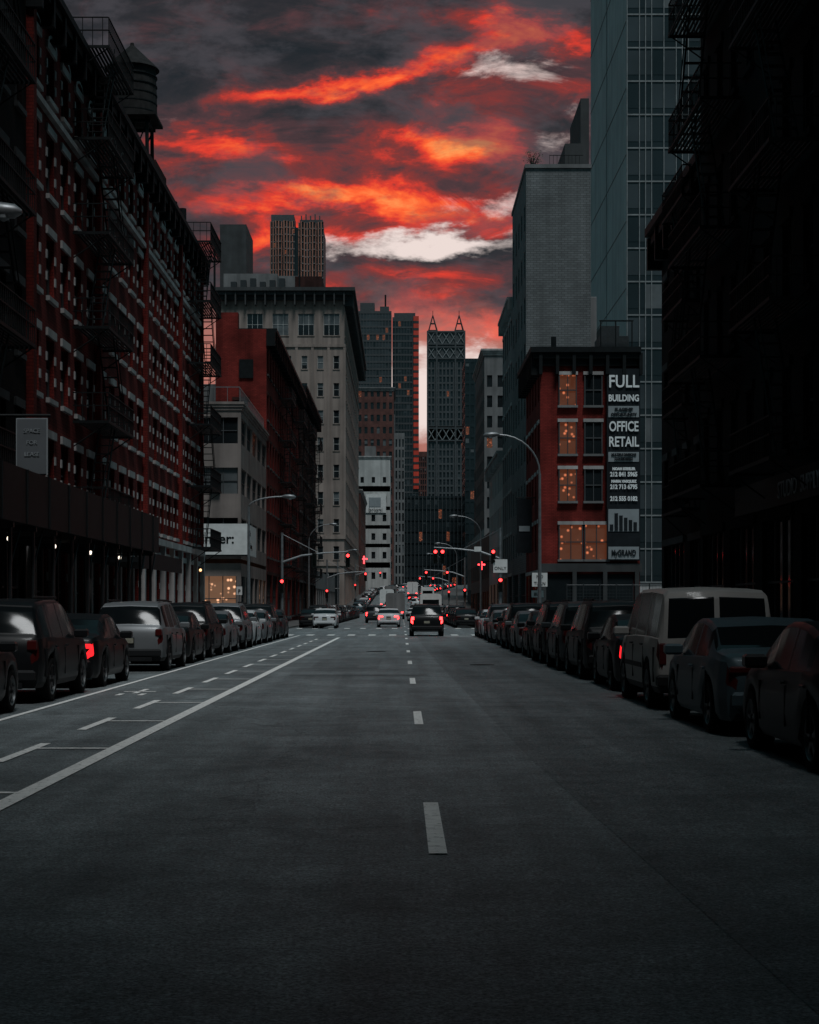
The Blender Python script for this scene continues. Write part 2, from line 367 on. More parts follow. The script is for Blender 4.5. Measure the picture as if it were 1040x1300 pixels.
for k in (0,5,10,15,19):   # brick piers dividing the bays
    yk=min(97.75,max(52.9,52.65+(98-52.65)/NW*k)); m.box('piers','brick_red',-11.495,-11.28,yk-.22,yk+.22,4.76,20.2)
lv=[4.8+3.3*i for i in range(5)]
fire_escape(m,-11.5,1,92,97.4,lv+[21.2]); fire_escape(m,-11.5,1,60,65.5,lv+[21.2])
m.box('bulkhead','brick_dk',-14.6,-12.6,88,92,20.8,24.5); m.box('bulkhead','brick_dk',-13.2,-12.0,82,84,20.8,23.2)
m.tube('vents','iron',[(-12.2,72,21),(-12.2,72,23.4)],.18,8); m.tube('vents','iron',[(-12.1,95,21),(-12.1,95,23.6)],.2,8); m.tube('vents','iron',[(-12.0,90,21),(-12.0,90,22.8)],.25,8)
for i in range(6): m.box('chimneys','brick_dk',-12.1,-11.7,66+5.1*i,66.7+5.1*i,21.1,21.9)
for y in (84,93.1): m.lathe('shop_lamps','bulb_w',(-10.9,y,3.5),[(.03,0),(.07,.04),(.07,.1),(.03,.15)],8)
m.finish('brick_loft_building',o)
# water tower
m=MB(); c=(-14.9,95,0)
for dx in (-.95,.95):
    for dy in (-.95,.95): m.tube('legs','iron',[(c[0]+dx*1.1,c[1]+dy*1.1,20.7),(c[0]+dx,c[1]+dy,28.4)],.11,6)
for z in (23.2,25.8,28.1):
    for s in (-1,1):
        m.box('beams','iron',c[0]-1.15,c[0]+1.15,c[1]+s-.06,c[1]+s+.06,z,z+.18); m.box('beams','iron',c[0]+s-.06,c[0]+s+.06,c[1]-.94,c[1]+.94,z+.01,z+.15)
for s in (-1,1):
    m.tube('braces','iron',[(c[0]-1,c[1]+s,23.3),(c[0]+1,c[1]+s,28.2)],.04,4); m.tube('braces','iron',[(c[0]+1,c[1]+s,23.3),(c[0]-1,c[1]+s,28.2)],.04,4)
m.box('deck','wood',c[0]-1.5,c[0]+1.5,c[1]-1.5,c[1]+1.5,28.4,28.55)
m.lathe('tank','wood',(c[0],c[1],28.55),[(1.38,0),(1.36,1.3),(1.3,2.7)],28)
for z in (28.8,29.3,29.8,30.3,30.8): m.lathe('hoops','iron',(c[0],c[1],z),[(1.39,0),(1.39,.05)],28)
m.lathe('roof','wood',(c[0],c[1],31.25),[(1.5,0),(1.45,.08),(.12,1.35),(.1,1.5)],28)
m.tube('pipe','iron',[(c[0],c[1],20.7),(c[0],c[1],28.5)],.16,8)
m.finish('water_tower',(c[0],c[1],20.7))
# sidewalk shed
m=MB()
m.box('deck','wood',-11.4,-8.7,24,61,3.55,3.7)
m.box('hoarding','black',-8.7,-8.62,24,61,3.5,4.75); m.box('hoarding_end','black',-11.4,-8.703,60.9,61,3.7,4.75); m.box('hoarding_end','black',-11.4,-8.703,24,24.1,3.7,4.75)
for i in range(15): m.box('hoarding_battens','iron',-8.617,-8.58,24.5+2.5*i,24.6+2.5*i,3.5,4.75)
y=24.2
while y<61.2:
    for x in (-8.8,-11.1): m.tube('posts','steel_d',[(x,y,.13),(x,y,3.55)],.05,6)
    m.box('beams','steel_d',-11.3,-8.71,y-.05,y+.05,3.38,3.54)
    m.tube('braces','steel_d',[(-8.8,y,2.5),(-8.8,y+1.1,3.45)],.025,5); y+=2.4
y=25.5
m.box('rails','steel_d',-8.83,-8.77,24.3,60.9,1.05,1.11)
while y<60: m.lathe('lamps','bulb',(-9.6,y,3.2),[(.02,0),(.05,.03),(.055,.08),(.03,.12)],8); y+=5.5
m.finish('sidewalk_shed',(-10,42,.13))
m=MB(); m.box('panel','poster_dim',-9.85,-9.1,44,44.1,5.0,6.4); m.box('border','poster_grey',-9.88,-9.07,44.02,44.08,4.97,6.43); m.tube('bracket','iron',[(-11.5,44.05,6.5),(-9.0,44.05,6.5)],.04,6)
e=m.finish('hanging_sign',(-9.45,44,5))
for i,t in enumerate(('SPACE','FOR','LEASE')): text(e,t,.15,(-9.47,43.99,6.05-.3*i),'poster_grey')
m=MB()
for k in range(3): m.tube('rods','iron',[(-11.4,63+4*k,4.3),(-9.6,63+4*k,3.4)],.03,5)
m.box('canopy','black',-11.4,-9.4,62,73,3.2,3.4); m.box('fascia','black',-9.4,-9.33,62,73,3.0,3.6)
m.finish('shop_awning',(-10.4,68,3.2))
def ribbon(z,h,n): return (z,h,n,.88,.3,.82)
be={'E':[(.1,4.6,6,.82,.1,.8)]+[ribbon(5+3.6*i,3.6,5) for i in range(3)],'S':[(.1,4.6,4,.82,.1,.8)]+[ribbon(5+3.6*i,3.6,4) for i in range(3)]}
m,o=bld('',-26,-11.5,123,146,16.2,'beige',be,corn=(.25,.6,'beige',('E','S')),fin=False,lit=.03,blind=.3,glit=.35)
for x in [-26+.9*i for i in range(17)]: m.box('roof_railing','steel',x,x+.04,123.1,123.14,16.2,17.3)
m.box('roof_railing','steel',-26,-11.6,123.1,123.14,17.3,17.36)
for i in range(24): m.box('roof_railing','steel',-11.64,-11.6,123.2+.93*i,123.24+.93*i,16.2,17.3)
m.box('roof_railing','steel',-11.64,-11.6,123.2,145,17.3,17.36)
for (x,z) in ((-13.3,6.2),(-13.3,9.9),(-15,13.4)): m.box('air_conditioner','steel',x-.35,x+.35,122.6,122.99,z,z+.42)
m.finish('corner_building',o)
m=MB(); m.box('panel','white',-17,-11.0,122.4,122.6,5.3,7.5); m.box('side_panel','white',-11.2,-11.0,122.6,130,5.3,7.5); m.box('edge','black',-17.05,-10.95,122.38,122.62,5.2,5.3)
e=m.finish('billboard_sign',(-14,122.5,5.3)); text(e,'reminder:',1.0,(-13.9,122.39,6.1),'black',bold=.02)
text(e,'Life',.6,(-10.99,124.6,6.7),'black',rot=(math.pi/2,0,math.pi/2)); text(e,'is long.',.6,(-10.99,125.6,5.8),'black',rot=(math.pi/2,0,math.pi/2))
m,o=bld('',-15.8,-11.5,146.05,193,25.2,'brick_red',{'E':rows(.1,5,5,3.9,15,.45,.2,.75),'S':[(16.5,3.9,1,.28,.3,.68),(20.4,4,0,0,0,0)]},corn=(.9,1.0,'black',('E',),2.2),fin=False,lit=.01,lintel='brick_dk',sill='dkstone',glit=.3)
m.box('chimney_wall','brick_red',-15.8,-13.9,146.04,147,25.2,26.6); m.box('billboard_frame','iron',-13.8,-12.6,145.9,146.02,21,22.6)
fire_escape(m,-11.5,1,160,167,[5.4+3.9*i for i in range(5)]); fire_escape(m,-11.5,1,180,187,[5.4+3.9*i for i in range(5)])
m.finish('brick_tenement',o)
m,o=bld('',-15.8,-11.5,193.05,230,26.4,'brick_dk',{'E':rows(.1,5,5,4.1,11,.45,.2,.75)},corn=(.9,1.0,'black',('E',),2.2),fin=False,lintel='dkstone',glit=.3)
fire_escape(m,-11.5,1,200,208,[5.4+4.1*i for i in range(5)]); fire_escape(m,-11.5,1,215,222,[5.4+4.1*i for i in range(5)])
m.finish('brick_tenement',o)
bld('shop_building',-24,-11.6,230.1,299,6.5,'greystone',{'E':[(.1,5,12,.8,.1,.8)],'S':[(.1,5,3,.8,.1,.8)]},glit=.4)
bld('rear_building',-34,-16,150,180,21,'greystone',{'S':rows(.1,5,4,3.7,6)})
pr=[(1.2,7.5,4,.7,.1,.85)]
for i in range(8): pr.append((8.7+4.75*i,4.75,8,.36,.24,.72))
pr.append((46.7,1.6,0,0,0,0))
pr.append((48.3,5.4,5,.62,.12,.82))
pe=[(1.2,7.5,14,.7,.1,.85)]+[(8.7+4.75*i,4.75,20,.4,.26,.72) for i in range(8)]+[(46.7,1.6,0,0,0,0),(48.3,5.4,20,.5,.12,.82)]
m,o=bld('',-32.3,-10,300,400,57,'pale',{'S':pr,'E':pe},corn=(1.9,2.0,'dkstone',('E','S'),1.6),fin=False,lit=.0,blind=.3,gb='glass_b',fm='frame_w',sill='pale',glit=.3)
for z in (46.9,8.7,13.4): m.box('belt_course','pale',-32.5,-9.8,299.75,400,z,z+.5)
for i in range(9): m.box('piers','pale',-32.3+2.79*i-.22,-32.3+2.79*i+.22,299.8,299.997,13.9,46.9)
m.box('mechanical_tower','dkstone',-33,-28.2,312,326,56.6,71); m.box('penthouse','greystone',-31.5,-22,304,316,57,60.5); m.box('penthouse','greystone',-26,-19,318,330,56.7,62.8)
m.box('penthouse_red','brick_dk',-19,-14.2,306,316,56.6,60.4); m.tube('mast','iron',[(-33,303,57),(-33,303,66)],.2,5); m.tube('mast','iron',[(-18.2,306,57),(-18.2,306,64)],.15,5)
for i in range(6): m.box('roof_units','steel_d',-30+1.7*i,-29+1.7*i,301.5,303,57,58.6+.3*(i%3))
m.finish('limestone_building',o)
# undulating steel tower (two joined volumes)
m=MB()
def undul(X0,X1,Y,zt,ph):
    n=9
    for lv in range(56):
        z=lv*3.7
        if z>zt: break
        for i in range(n):
            a=X0+(X1-X0)*i/n; b=X0+(X1-X0)*(i+1)/n; off=1.5*math.sin(i*1.9+z*.035+ph)+.8*math.sin(i*3.1-z*.06)
            m.box('cladding','bronze',a+.04,a+.6,Y-1.2+off,Y+1,z,z+3.6); m.box('windows','curtain_d',a+.6,b-.03,Y-.4+off*.5,Y+1.1,z+.9,z+3.5); m.box('floor_bands','mull',a,b,Y-.6+off,Y+1.2,z+3.6,z+3.7)
            m.box('spandrels','greystone',a+.6,b-.03,Y-.3+off*.5,Y+1.1,z,z+.88)
            if R.random()<.04: m.box('lit_rooms','glass_lit',a+.7,b-.1,Y-.45+off*.5,Y-.41+off*.5,z+1.1,z+3.2)
    m.box('core','mull_d',X0,X1,Y+1.2,Y+26,0,zt)
undul(-69,-56,900,203,0); undul(-54.4,-41,903,200,2)
m.box('link','curtain_d',-56,-54.4,904,920,0,201)
m.box('crown','mull_d',-68.6,-56.6,903,920,203.8,207.5); m.box('crown','mull_d',-53.6,-41.6,906,922,200.5,205.5)
for i in range(5): m.box('crown_fins','mull_d',-53+2.4*i,-52.4+2.4*i,903,905,203,207+.8*(i%2))
m.finish('steel_skyscraper',(-55,910,0))
def grid(z0,z1,h,nc,wf=.78,s0=.16,s1=.9): return [(z0+h*i,h,nc,wf,s0,s1) for i in range(int((z1-z0)/h))]
F=dict(frames=False,rec=.25,lit=.03,blind=.12)
m,o=bld('',-24.5,-5.6,950,975,165,'mull_d',{'S':grid(8,165,3.9,11),'E':grid(8,165,3.9,12)},fin=False,glass='curtain',gb='curtain_d',**F)
m.box('crown','mull_d',-23,-15,953,965,165,170); m.box('crown','dkstone',-12,-7,953,965,165,168); m.tube('mast','iron',[(-9,956,168),(-9,956,175)],.5,5)
m.finish('glass_skyscraper',o)
m,o=bld('',-5.4,9.8,1000,1025,170,'mull_d',{'S':grid(8,168,4.0,9,.82),'W':grid(8,168,4,10)},fin=False,glass='curtain_d',gb='curtain',**F)
m.box('fin','redclad',6.9,10.0,999,999.9,70,170.5)  # strip coloured to stand in for the red sky mirrored in the glass
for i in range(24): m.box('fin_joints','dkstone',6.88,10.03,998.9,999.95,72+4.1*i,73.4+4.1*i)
m.box('crown','mull_d',-4.4,8,1003,1015,170,173)
m.finish('glass_skyscraper',o)
m,o=bld('',13.6,33,900,922,146,'mull_d',{'S':grid(8,88,3.8,10,.6,.1,.85)+grid(96,131,3.8,10,.6,.1,.85),'W':grid(8,131,3.8,10,.6,.1,.85)},fin=False,glass='curtain_d',gb='curtain',frames=False,rec=.5,lit=.04,blind=.1)
def lattice(z0,z1,nx):
    w=19.4/nx
    for i in range(nx):
        a=13.6+w*i; b=a+w
        for p,q in (((a,z0),(b,z1)),((b,z0),(a,z1))): m.tube('lattice','mull',[(p[0],899.6,p[1]),(q[0],899.6,q[1])],.26,4)
    for z in (z0,z1): m.box('lattice_bands','mull_d',13.4,33.2,899.2,899.9,z-.35,z+.35)
lattice(131.5,137.5,5); lattice(139,145.5,5); lattice(88.5,95,5)
for x in (13.6,18.4,28.2,33): m.box('corner_fins','mull_d',x-.4,x+.4,899.1,899.95,8,146)
for xc in (16.4,30.2):
    for dx in (-2.3,2.3):
        for dy in (0,4.6): m.tube('pinnacles','dkstone',[(xc+dx,900.5+dy,146),(xc,902.8,154.5)],.3,4)
    m.box('pinnacles','dkstone',xc-2.5,xc+2.5,900.2,905.4,145.9,146.6); m.box('pinnacles','dkstone',xc-1.2,xc+1.2,901.5,904,150,150.4); m.tube('pinnacles','dkstone',[(xc,902.8,154),(xc,902.8,157)],.15,4)
m.finish('lattice_crown_skyscraper',o)
bld('office_tower',-14.6,-2.6,560,590,73,'brick_br',{'S':grid(9,73,4,6,.5,.25,.78),'E':grid(9,73,4,9,.5,.25,.78)},corn=(.6,1.2,'greystone',('S','E')),**F)
bld('office_tower',-2.5,1.1,618,650,64,'greystone',{'S':grid(9,64,3.8,3,.5)},**F)
bld('office_tower',1,11,1200,1220,125,'greystone',{'S':grid(9,125,4,7,.6)},**F)
bld('office_tower',11.3,20,1180,1210,108,'brick_br',{'S':grid(9,108,4,6,.6)},**F)
bld('office_tower',-3,6,1120,1150,106,'dkstone',{'S':grid(9,106,4,6,.6)},**F)
bld('office_tower',-16,-2.9,700,720,80,'greystone',{'S':grid(9,80,4,7,.5)},**F)
bld('office_tower',23.6,34.5,640,670,94,'curtain_d',{'S':grid(9,94,4,6,.7),'W':grid(9,94,4,8,.7)},**F)
bld('office_tower',26,36,1100,1130,150,'dkstone',{'S':grid(9,150,4,6,.7)},**F)
m,o=bld('',-12.1,-3.1,462,500,42,'whitewall',{'S':[(6+h,4,3,.34,.25,.7) for h in (2,7.5,12.5,17.5,22.5)]+[(34,3.5,3,.3,.25,.7)],'E':grid(8,40,4.2,8,.5,.2,.75)},fin=False,corn=(.4,.8,'stone',('S','E')),frames=False,rec=.3)
m.box('water_tank_house','greystone',-10,-7,465,470,42,45)
m.finish('white_building',o)
m=MB(); m.box('panel','white',-9.6,-4.2,461.7,461.9,26.8,31.8); m.box('figure','poster_grey',-8.8,-5.6,461.6,461.68,28.4,30.9)
e=m.finish('wall_billboard',(-7,461.8,27)); text(e,'brioni',1.6,(-7,461.55,27.1),'black')
bld('brick_building',-13.2,-9.6,402,458,29,'brick_br',{'S':grid(6,28,4,2,.5),'E':grid(6,28,4,12,.5)},corn=(.5,.9,'stone',('S','E')),**F)
m,o=bld('',.6,26,700,720,46.6,'curtain_d',{'S':[(9,5,9,.8,.05,.9)]+[(14+4.6*i,4.6,16,.84,.1,.92) for i in range(7)]},fin=False,frames=False,rec=.35,glass='curtain_d',gb='curtain',lit=.03,blind=.1)
for i in range(17): m.box('fins','mull_d',.5+i*1.59,.75+i*1.59,699.4,699.97,9,46.6)
m.finish('glass_office_slab',o)
# ------------------------------------------------------------------ RIGHT side
bld('cast_iron_building',10,40,-24,34,62,'soot',{'W':rows(.1,4.8,14,3.8,27,.44,.2,.76)},frames=False,lit=0,blind=.03)  # out of view, height added to darken the foreground from this side
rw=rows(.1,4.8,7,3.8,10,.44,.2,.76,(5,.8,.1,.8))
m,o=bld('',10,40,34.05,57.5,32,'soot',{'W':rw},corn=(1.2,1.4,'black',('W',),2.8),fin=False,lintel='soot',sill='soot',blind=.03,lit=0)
fire_escape(m,10,-1,41,46,[5.2+3.8*i for i in range(7)],1.2); fire_escape(m,10,-1,50.5,56.5,[5.2+3.8*i for i in range(7)],1.2)
m.box('storefront_sign','black',9.7,9.97,35,50,4.2,5.0)
e=m.finish('cast_iron_building',o)
text(e,'STUDIO  SUPPLY',.6,(9.68,42,4.38),'poster_grey',rot=(math.pi/2,0,-math.pi/2))
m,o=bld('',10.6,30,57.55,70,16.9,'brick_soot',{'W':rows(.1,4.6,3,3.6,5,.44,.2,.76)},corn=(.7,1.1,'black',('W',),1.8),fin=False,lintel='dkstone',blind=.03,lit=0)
fire_escape(m,10.6,-1,59,63.5,[5+3.6*i for i in range(4)],.95)
m.finish('brick_walkup',o)
m,o=bld('',10,17.2,124,137.9,20.2,'brick_red',{'W':[(.1,4.9,4,.8,.1,.8)]+[(5+3.6*i,3.6,5,.45,.2,.75) for i in range(4)]},corn=(.75,1.3,'black',('W','S'),1.2),fin=False,lit=.0,lintel='stone',glit=.5)
for z,zz in ((5.0,2.5),(9.2,2.3),(12.6,2.3),(16.1,2.2)):
    for k,x in enumerate((11.4,13.25)):
        lit=(z,k) in ((5.0,0),(5.0,1),(9.2,0),(12.6,0),(16.1,0))
        w=1.15 if z>5 else 1.6
        m.quad('lit_windows' if lit else 'windows','glass_lit' if lit else 'glass',(x,123.9,z),(x+w,123.9,z),(x+w,123.9,z+zz),(x,123.9,z+zz))
        for a,b in ((x-.08,x),(x+w,x+w+.08),(x+w/2-.03,x+w/2+.03)): m.box('window_frames','frame',a,b,123.8,123.99,z,z+zz)
        m.box('window_frames','frame',x,x+w,123.82,123.98,z+zz/2-.04,z+zz/2+.04)
        m.box('sills','greystone',x-.15,x+w+.15,123.7,123.99,z-.16,z); m.box('lintels','greystone',x-.15,x+w+.15,123.75,123.99,z+zz,z+zz+.24)
m.box('shopfront_band','dkstone',9.9,17.3,123.6,123.97,4.1,4.7)
for x in (10.1,12.3,14.5,16.8): m.box('shop_pilasters','dkstone',x,x+.3,123.6,123.97,.13,4.1)
for x in (10.4,12.6,14.8): m.box('shop_glass','glass',x,x+1.9,123.9,123.96,.8,3.9)
m.box('roof_units','steel_d',14.6,16.8,127,130,20.2,21.6); m.box('roof_units','steel_d',15.2,16.6,131,134,20,23)
for x in (14.6,15.7,16.9): m.tube('roof_frame','iron',[(x,126,20.2),(x,126,22.6)],.05,5)
m.box('roof_frame','iron',14.5,17,125.95,126.05,22.5,22.6); m.tube('roof_frame','iron',[(11.5,130,20),(11.5,130,22)],.2,8)
m.finish('brick_corner_building',o)
m=MB()
m.box('board','poster_black',14.75,17.15,123.45,123.62,4.9,18.7)
m.box('strip','poster_grey',14.85,17.05,123.40,123.447,15.2,16.0)
m.box('strip','poster_grey',14.85,17.05,123.40,123.447,12.0,12.7)
m.box('photo','poster_grey',14.85,17.05,123.40,123.447,7.0,8.6)
for i in range(6): m.box('skyline_print','poster_black',14.95+.34*i,15.2+.34*i,123.37,123.397,7.05,7.5+.16*((i*5)%6))
m.box('strip','steel',14.85,17.05,123.40,123.447,5.0,5.9)
e=m.finish('advertising_banner',(16,123.5,4.9))
for t,s,z,sx,mm in (('FULL',1.25,17.35,.82,'text'),('BUILDING',.66,16.35,.74,'text'),('FLAGSHIP',.3,15.65,1,'poster_black'),('OPPORTUNITY',.27,15.3,1,'poster_black'),('OFFICE',1.0,14.2,.66,'text'),('RETAIL',1.0,13.1,.7,'text'),('MULTIPLE DIVISIONS',.24,12.42,.8,'poster_black'),('CONSIDERED',.24,12.12,.9,'poster_black'),('NOAH KESSLER',.26,11.4,.9,'text'),('212 841 5965',.44,10.95,.8,'text'),('MARIA VASQUEZ',.26,10.5,.9,'text'),('212 713 6795',.44,10.05,.8,'text'),('212 555 0182',.44,9.2,.8,'text'),('MyGRAND',.6,5.25,.62,'poster_black')):
    text(e,t,s,(15.95,123.34,z),mm,sx=sx,bold=.02)
m,o=bld('',10,15.2,138,155,36.8,'greywall',{'W':rows(.1,5,8,3.75,5,.4,.2,.75)},fin=False,lit=.0)
m.box('coping','greystone',9.9,15.25,137.85,155.05,36.8,37.1)
m.box('penthouse','dkstone',13.4,15.15,141,150,36.7,39.6); m.box('penthouse','brick_dk',14.9,15.6,143,152,37.1,43.9)
for i in range(9): m.box('roof_railing','iron',11.9+.3*i,11.93+.3*i,138.3,138.34,37.1,37.9)
m.box('roof_railing','iron',11.9,14.6,138.3,138.34,37.9,37.95)
m.finish('grey_brick_highrise',o)
m=MB(); rp=random.Random(5)
for k in range(11):
    a=rp.uniform(0,6.28); l=rp.uniform(.5,1.1); p=(10.7+l*.6*math.cos(a),140+l*.6*math.sin(a),37.4+l)
    m.tube('branches','wood',[(10.7,140,37.1),((10.7+p[0])/2,(140+p[1])/2,37.5+l*.4),p],[.05,.035,.012],5)
    for j in range(16):
        c=Vector(p)+Vector([rp.gauss(0,.16) for _ in range(3)]); u=Vector([rp.uniform(-1,1) for _ in range(3)]).normalized()*.06; w=u.orthogonal().normalized()*.05
        m.quad('foliage','leaf',tuple(c-u),tuple(c+w),tuple(c+u),tuple(c-w))
m.lathe('pot','greystone',(10.7,140,36.9),[(.25,0),(.35,.45)],12)
m.finish('rooftop_shrub',(10.7,140,36.9))
bld('stone_loft_building',10,17.6,155.05,170,29.5,'greystone',{'W':rows(.1,5,6,3.9,5,.5,.18,.78)},corn=(.5,.8,'stone',('W',),1.6),lintel='stone',glit=.5)
bld('white_loft_building',10,17,170.1,196,17,'whitewall',{'W':rows(.1,4.6,3,3.9,9,.5,.2,.78)},corn=(.6,.8,'stone',('W',),1.6),glit=.5)
bld('shop_building',10.5,20,196.1,260,10.5,'brick_br',{'W':[(.1,4.2,12,.8,.1,.8),(4.3,4,18,.45,.2,.75)],'S':[(.1,4.2,3,.8,.1,.8),(4.3,4,4,.45,.2,.75)]},glit=.4)
bld('shop_building',12.6,22,262,329,13.5,'greystone',{'W':[(1.2,4.2,12,.8,.1,.8),(5.4,4,18,.45,.2,.75)],'S':[(1,4.2,3,.8,.1,.8),(5.2,4,4,.45,.2,.75)]},glit=.4)
bld('office_building',15.9,26,330,370,51,'greystone',{'S':grid(4,50,3.9,5,.5,.2,.78),'W':grid(4,50,3.9,12,.5,.2,.78)},corn=(.7,1.2,'stone',('S','W')),**F)
bld('office_building',19.5,32,420,460,38,'brick_br',{'S':grid(6,38,4,6,.5,.2,.78),'W':grid(6,38,4,12,.5,.2,.78)},**F)
# glass tower, right: concrete flank to the street, glazed front
m,o=bld('',22.9,40,175,208,82,'concrete',{},z0=-.3,fin=False)
for i in range(12): m.box('panel_joints','greystone',22.85,22.897,175,208,6.8*i,6.8*i+.06)
m.box('panel_joints_v','greystone',22.84,22.895,191.5,191.6,0,81)
z=4
while z<80:
    x=22.95; k=0
    while x<39.6:
        w=(1.25,.62,.62,1.25)[k%4]; q=R.random(); gl='curtain' if q<.62 else ('curtain_d' if q<.92 else 'glass_b')
        m.quad('windows_'+gl,gl,(x+.06,174.9,z+.75),(x+w-.06,174.9,z+.75),(x+w-.06,174.9,z+3.2),(x+.06,174.9,z+3.2))
        m.box('mullions','mull',x-.04,x+.04,174.78,174.985,z,z+3.4); x+=w; k+=1
    m.box('floor_bands','mull',22.95,40,174.83,174.98,z+.0,z+.14); z+=3.4
m.box('spandrel_glass','curtain_d',22.93,40,174.94,174.97,4,80)
m.finish('glass_curtain_tower',o)
# unseen tall block added behind the viewer to shadow the near road
bld('brick_building',-44,44,-75,-36,104,'brick_soot',{'N':rows(.1,5,24,3.9,22)},frames=False,lit=0,blind=.04)
m=MB()
for i in range(14): m.tube('posts','steel_d',[(10+1.0*i,104,.13),(10+1.0*i,104,3.0)],.04,6)
for z in (.4,1.6,2.9): m.tube('rails','steel_d',[(10,104,z),(23,104,z)],.025,5)
for i in range(66):
    m.tube('mesh','steel_d',[(10+.2*i,104.03,.2),(10+.2*i,104.03,2.9)],.008,3)
for i in range(14): m.tube('mesh','steel_d',[(10,104.04,.2+.2*i),(23,104.04,.2+.2*i)],.008,3)
m.box('banner','black',13,22.6,104.08,104.1,.3,2.0)
m.finish('chain_link_fence',(16,104,.13))
# ------------------------------------------------------------------ street furniture
def lamp(X,Y,H,q,arm,name='street_lamp',drop=1.6,z0=.13):
    m=MB()
    m.lathe('base','iron',(X,Y,z0),[(.2,0),(.2,.5),(.14,.6),(.11,.9)],10)
    m.tube('pole','steel',[(X,Y,z0+.8),(X,Y,H-drop)],[.1,.065],10)
    pts=[]
    for i in range(9):
        t=i/8; pts.append((X+q*arm*(1-math.cos(t*math.pi/2)),Y,H-drop+drop*math.sin(t*math.pi/2)))
    m.tube('arm','steel',pts,.045,8)
    hx=X+q*arm
    m.tube('head','steel',[(hx-q*.05,Y,H),(hx+q*.1,Y,H+.02),(hx+q*.35,Y,H+.0),(hx+q*.62,Y,H-.02),(hx+q*.75,Y,H-.03)],[.05,.1,.15,.13,.04],10)
    m.lathe('lens','poster_grey',(hx+q*.42,Y,H-.2),[(.03,0),(.11,.05),(.12,.1)],10)
    return m.finish(name,(X,Y,z0),smooth=('pole','arm','head','lens'))
lamp(6.75,84,10,-1,2.0,drop=1.9); lamp(-8.9,100,8.0,1,2.0,drop=.6); lamp(-9.3,31,8.75,1,1.7,drop=1.2)
lamp(6.9,150,9.5,-1,2,drop=1.5); lamp(-8.9,165,9.5,1,2); lamp(6.9,215,9.5,-1,2); lamp(-8.9,240,9.5,1,2); lamp(6.9,290,10.5,-1,2,z0=1.2)
def head(m,x,y,z,lit=True,face=-1):
    m.box('signal_housing','signal',x-.17,x+.17,y,y+.22,z-.52,z+.52)
    for k,dz in enumerate((.34,0,-.34)):
        mt='redlamp' if (k==0 and lit) else 'offlamp'
        pts=[(x+.12*math.cos(a*math.pi/5),y-.012,z+dz+.12*math.sin(a*math.pi/5)) for a in range(10)]
        m.quad('lens_'+mt,mt,*pts)
        for a in range(7):
            t0=math.pi*(a/7)*1.3-.45; t1=math.pi*((a+1)/7)*1.3-.45
            m.quad('visors','signal',(x+.14*math.cos(t0),y,z+dz+.14*math.sin(t0)),(x+.14*math.cos(t1),y,z+dz+.14*math.sin(t1)),(x+.14*math.cos(t1),y-.2,z+dz+.14*math.sin(t1)),(x+.14*math.cos(t0),y-.2,z+dz+.14*math.sin(t0)))
def mast(X,Y,q,arm,z,hs,z0=.13,sign=None):
    m=MB()
    m.lathe('base','iron',(X,Y,z0),[(.24,0),(.24,.6),(.16,.75)],10)
    m.tube('pole','steel',[(X,Y,z0+.7),(X,Y,z+1.6)],[.13,.09],10)
    m.tube('arm','steel',[(X,Y,z-.6),(X+q*arm*.3,Y,z-.1),(X+q*arm*.65,Y,z+.1),(X+q*arm,Y,z+.2)],[.09,.08,.06,.045],8)
    m.tube('guy','steel',[(X,Y,z+1.5),(X+q*arm*.55,Y,z+.12)],.02,5)
    for h,lit in hs: head(m,X+q*h,Y-.15,z-.45,lit)
    head(m,X,Y-.35,3.0+z0,True)
    if sign:
        for (dx,dz,w,h,mm) in sign: m.box('sign_plate_'+mm,mm,X+dx-w/2,X+dx+w/2,Y-.16,Y-.12,z+dz,z+dz+h)
    return m.finish('traffic_light',(X,Y,z0),smooth=('pole','arm','base'))
e=mast(7,122,-1,4.7,5.6,((4.6,True),(4.1,True),(.5,True)),sign=((.0,-1.6,1.0,.95,'white'),(-1.6,-.1,.5,.35,'white')))
text(e,'ONLY',.32,(7,121.83,4.2),'black')
mast(-8.9,128,1,4.9,5.5,((4.9,True),(2.4,False)))
mast(7.2,196,-1,4.6,5.6,((4.4,True),(2.0,True))); mast(-8.9,205,1,4.6,5.6,((4.6,True),))
mast(7.2,262,-1,4.6,6.0,((4.4,True),(2.4,True)),z0=.5); mast(-8.9,330,1,5,8.2,((4.8,True),),z0=2.4)
def rsign(X,Y,z,w,h,lines,m0='white',tm='black',name='traffic_sign'):
    m=MB(); m.tube('post','steel',[(X,Y,.13),(X,Y,z+h+.1)],.035,6); m.box('plate',m0,X-w/2,X+w/2,Y-.06,Y-.04,z,z+h); m.box('border',tm,X-w/2-.02,X+w/2+.02,Y-.04,Y-.03,z-.02,z+h+.02)
    e=m.finish(name,(X,Y,.13))
    for i,t in enumerate(lines): text(e,t,h*.7/len(lines),(X,Y-.075,z+h-(i+.8)*h/len(lines)),tm,sx=.9)
    return e
rsign(9.0,112,2.9,1.0,.9,('NO','TURN')); rsign(8.9,112.5,2.2,.8,.45,('BUS',)); rsign(-8.5,90,2.2,.3,.45,('P',))
m=MB(); m.box('panel','poster_black',8.6,9.7,128,128.12,5.6,9.6); m.tube('bracket','iron',[(10,128.06,9.7),(8.5,128.06,9.7)],.05,6); m.box('stripe','poster_grey',8.75,9.55,127.95,127.98,7.2,7.6)
e=m.finish('hanging_banner',(9.1,128,5.6))
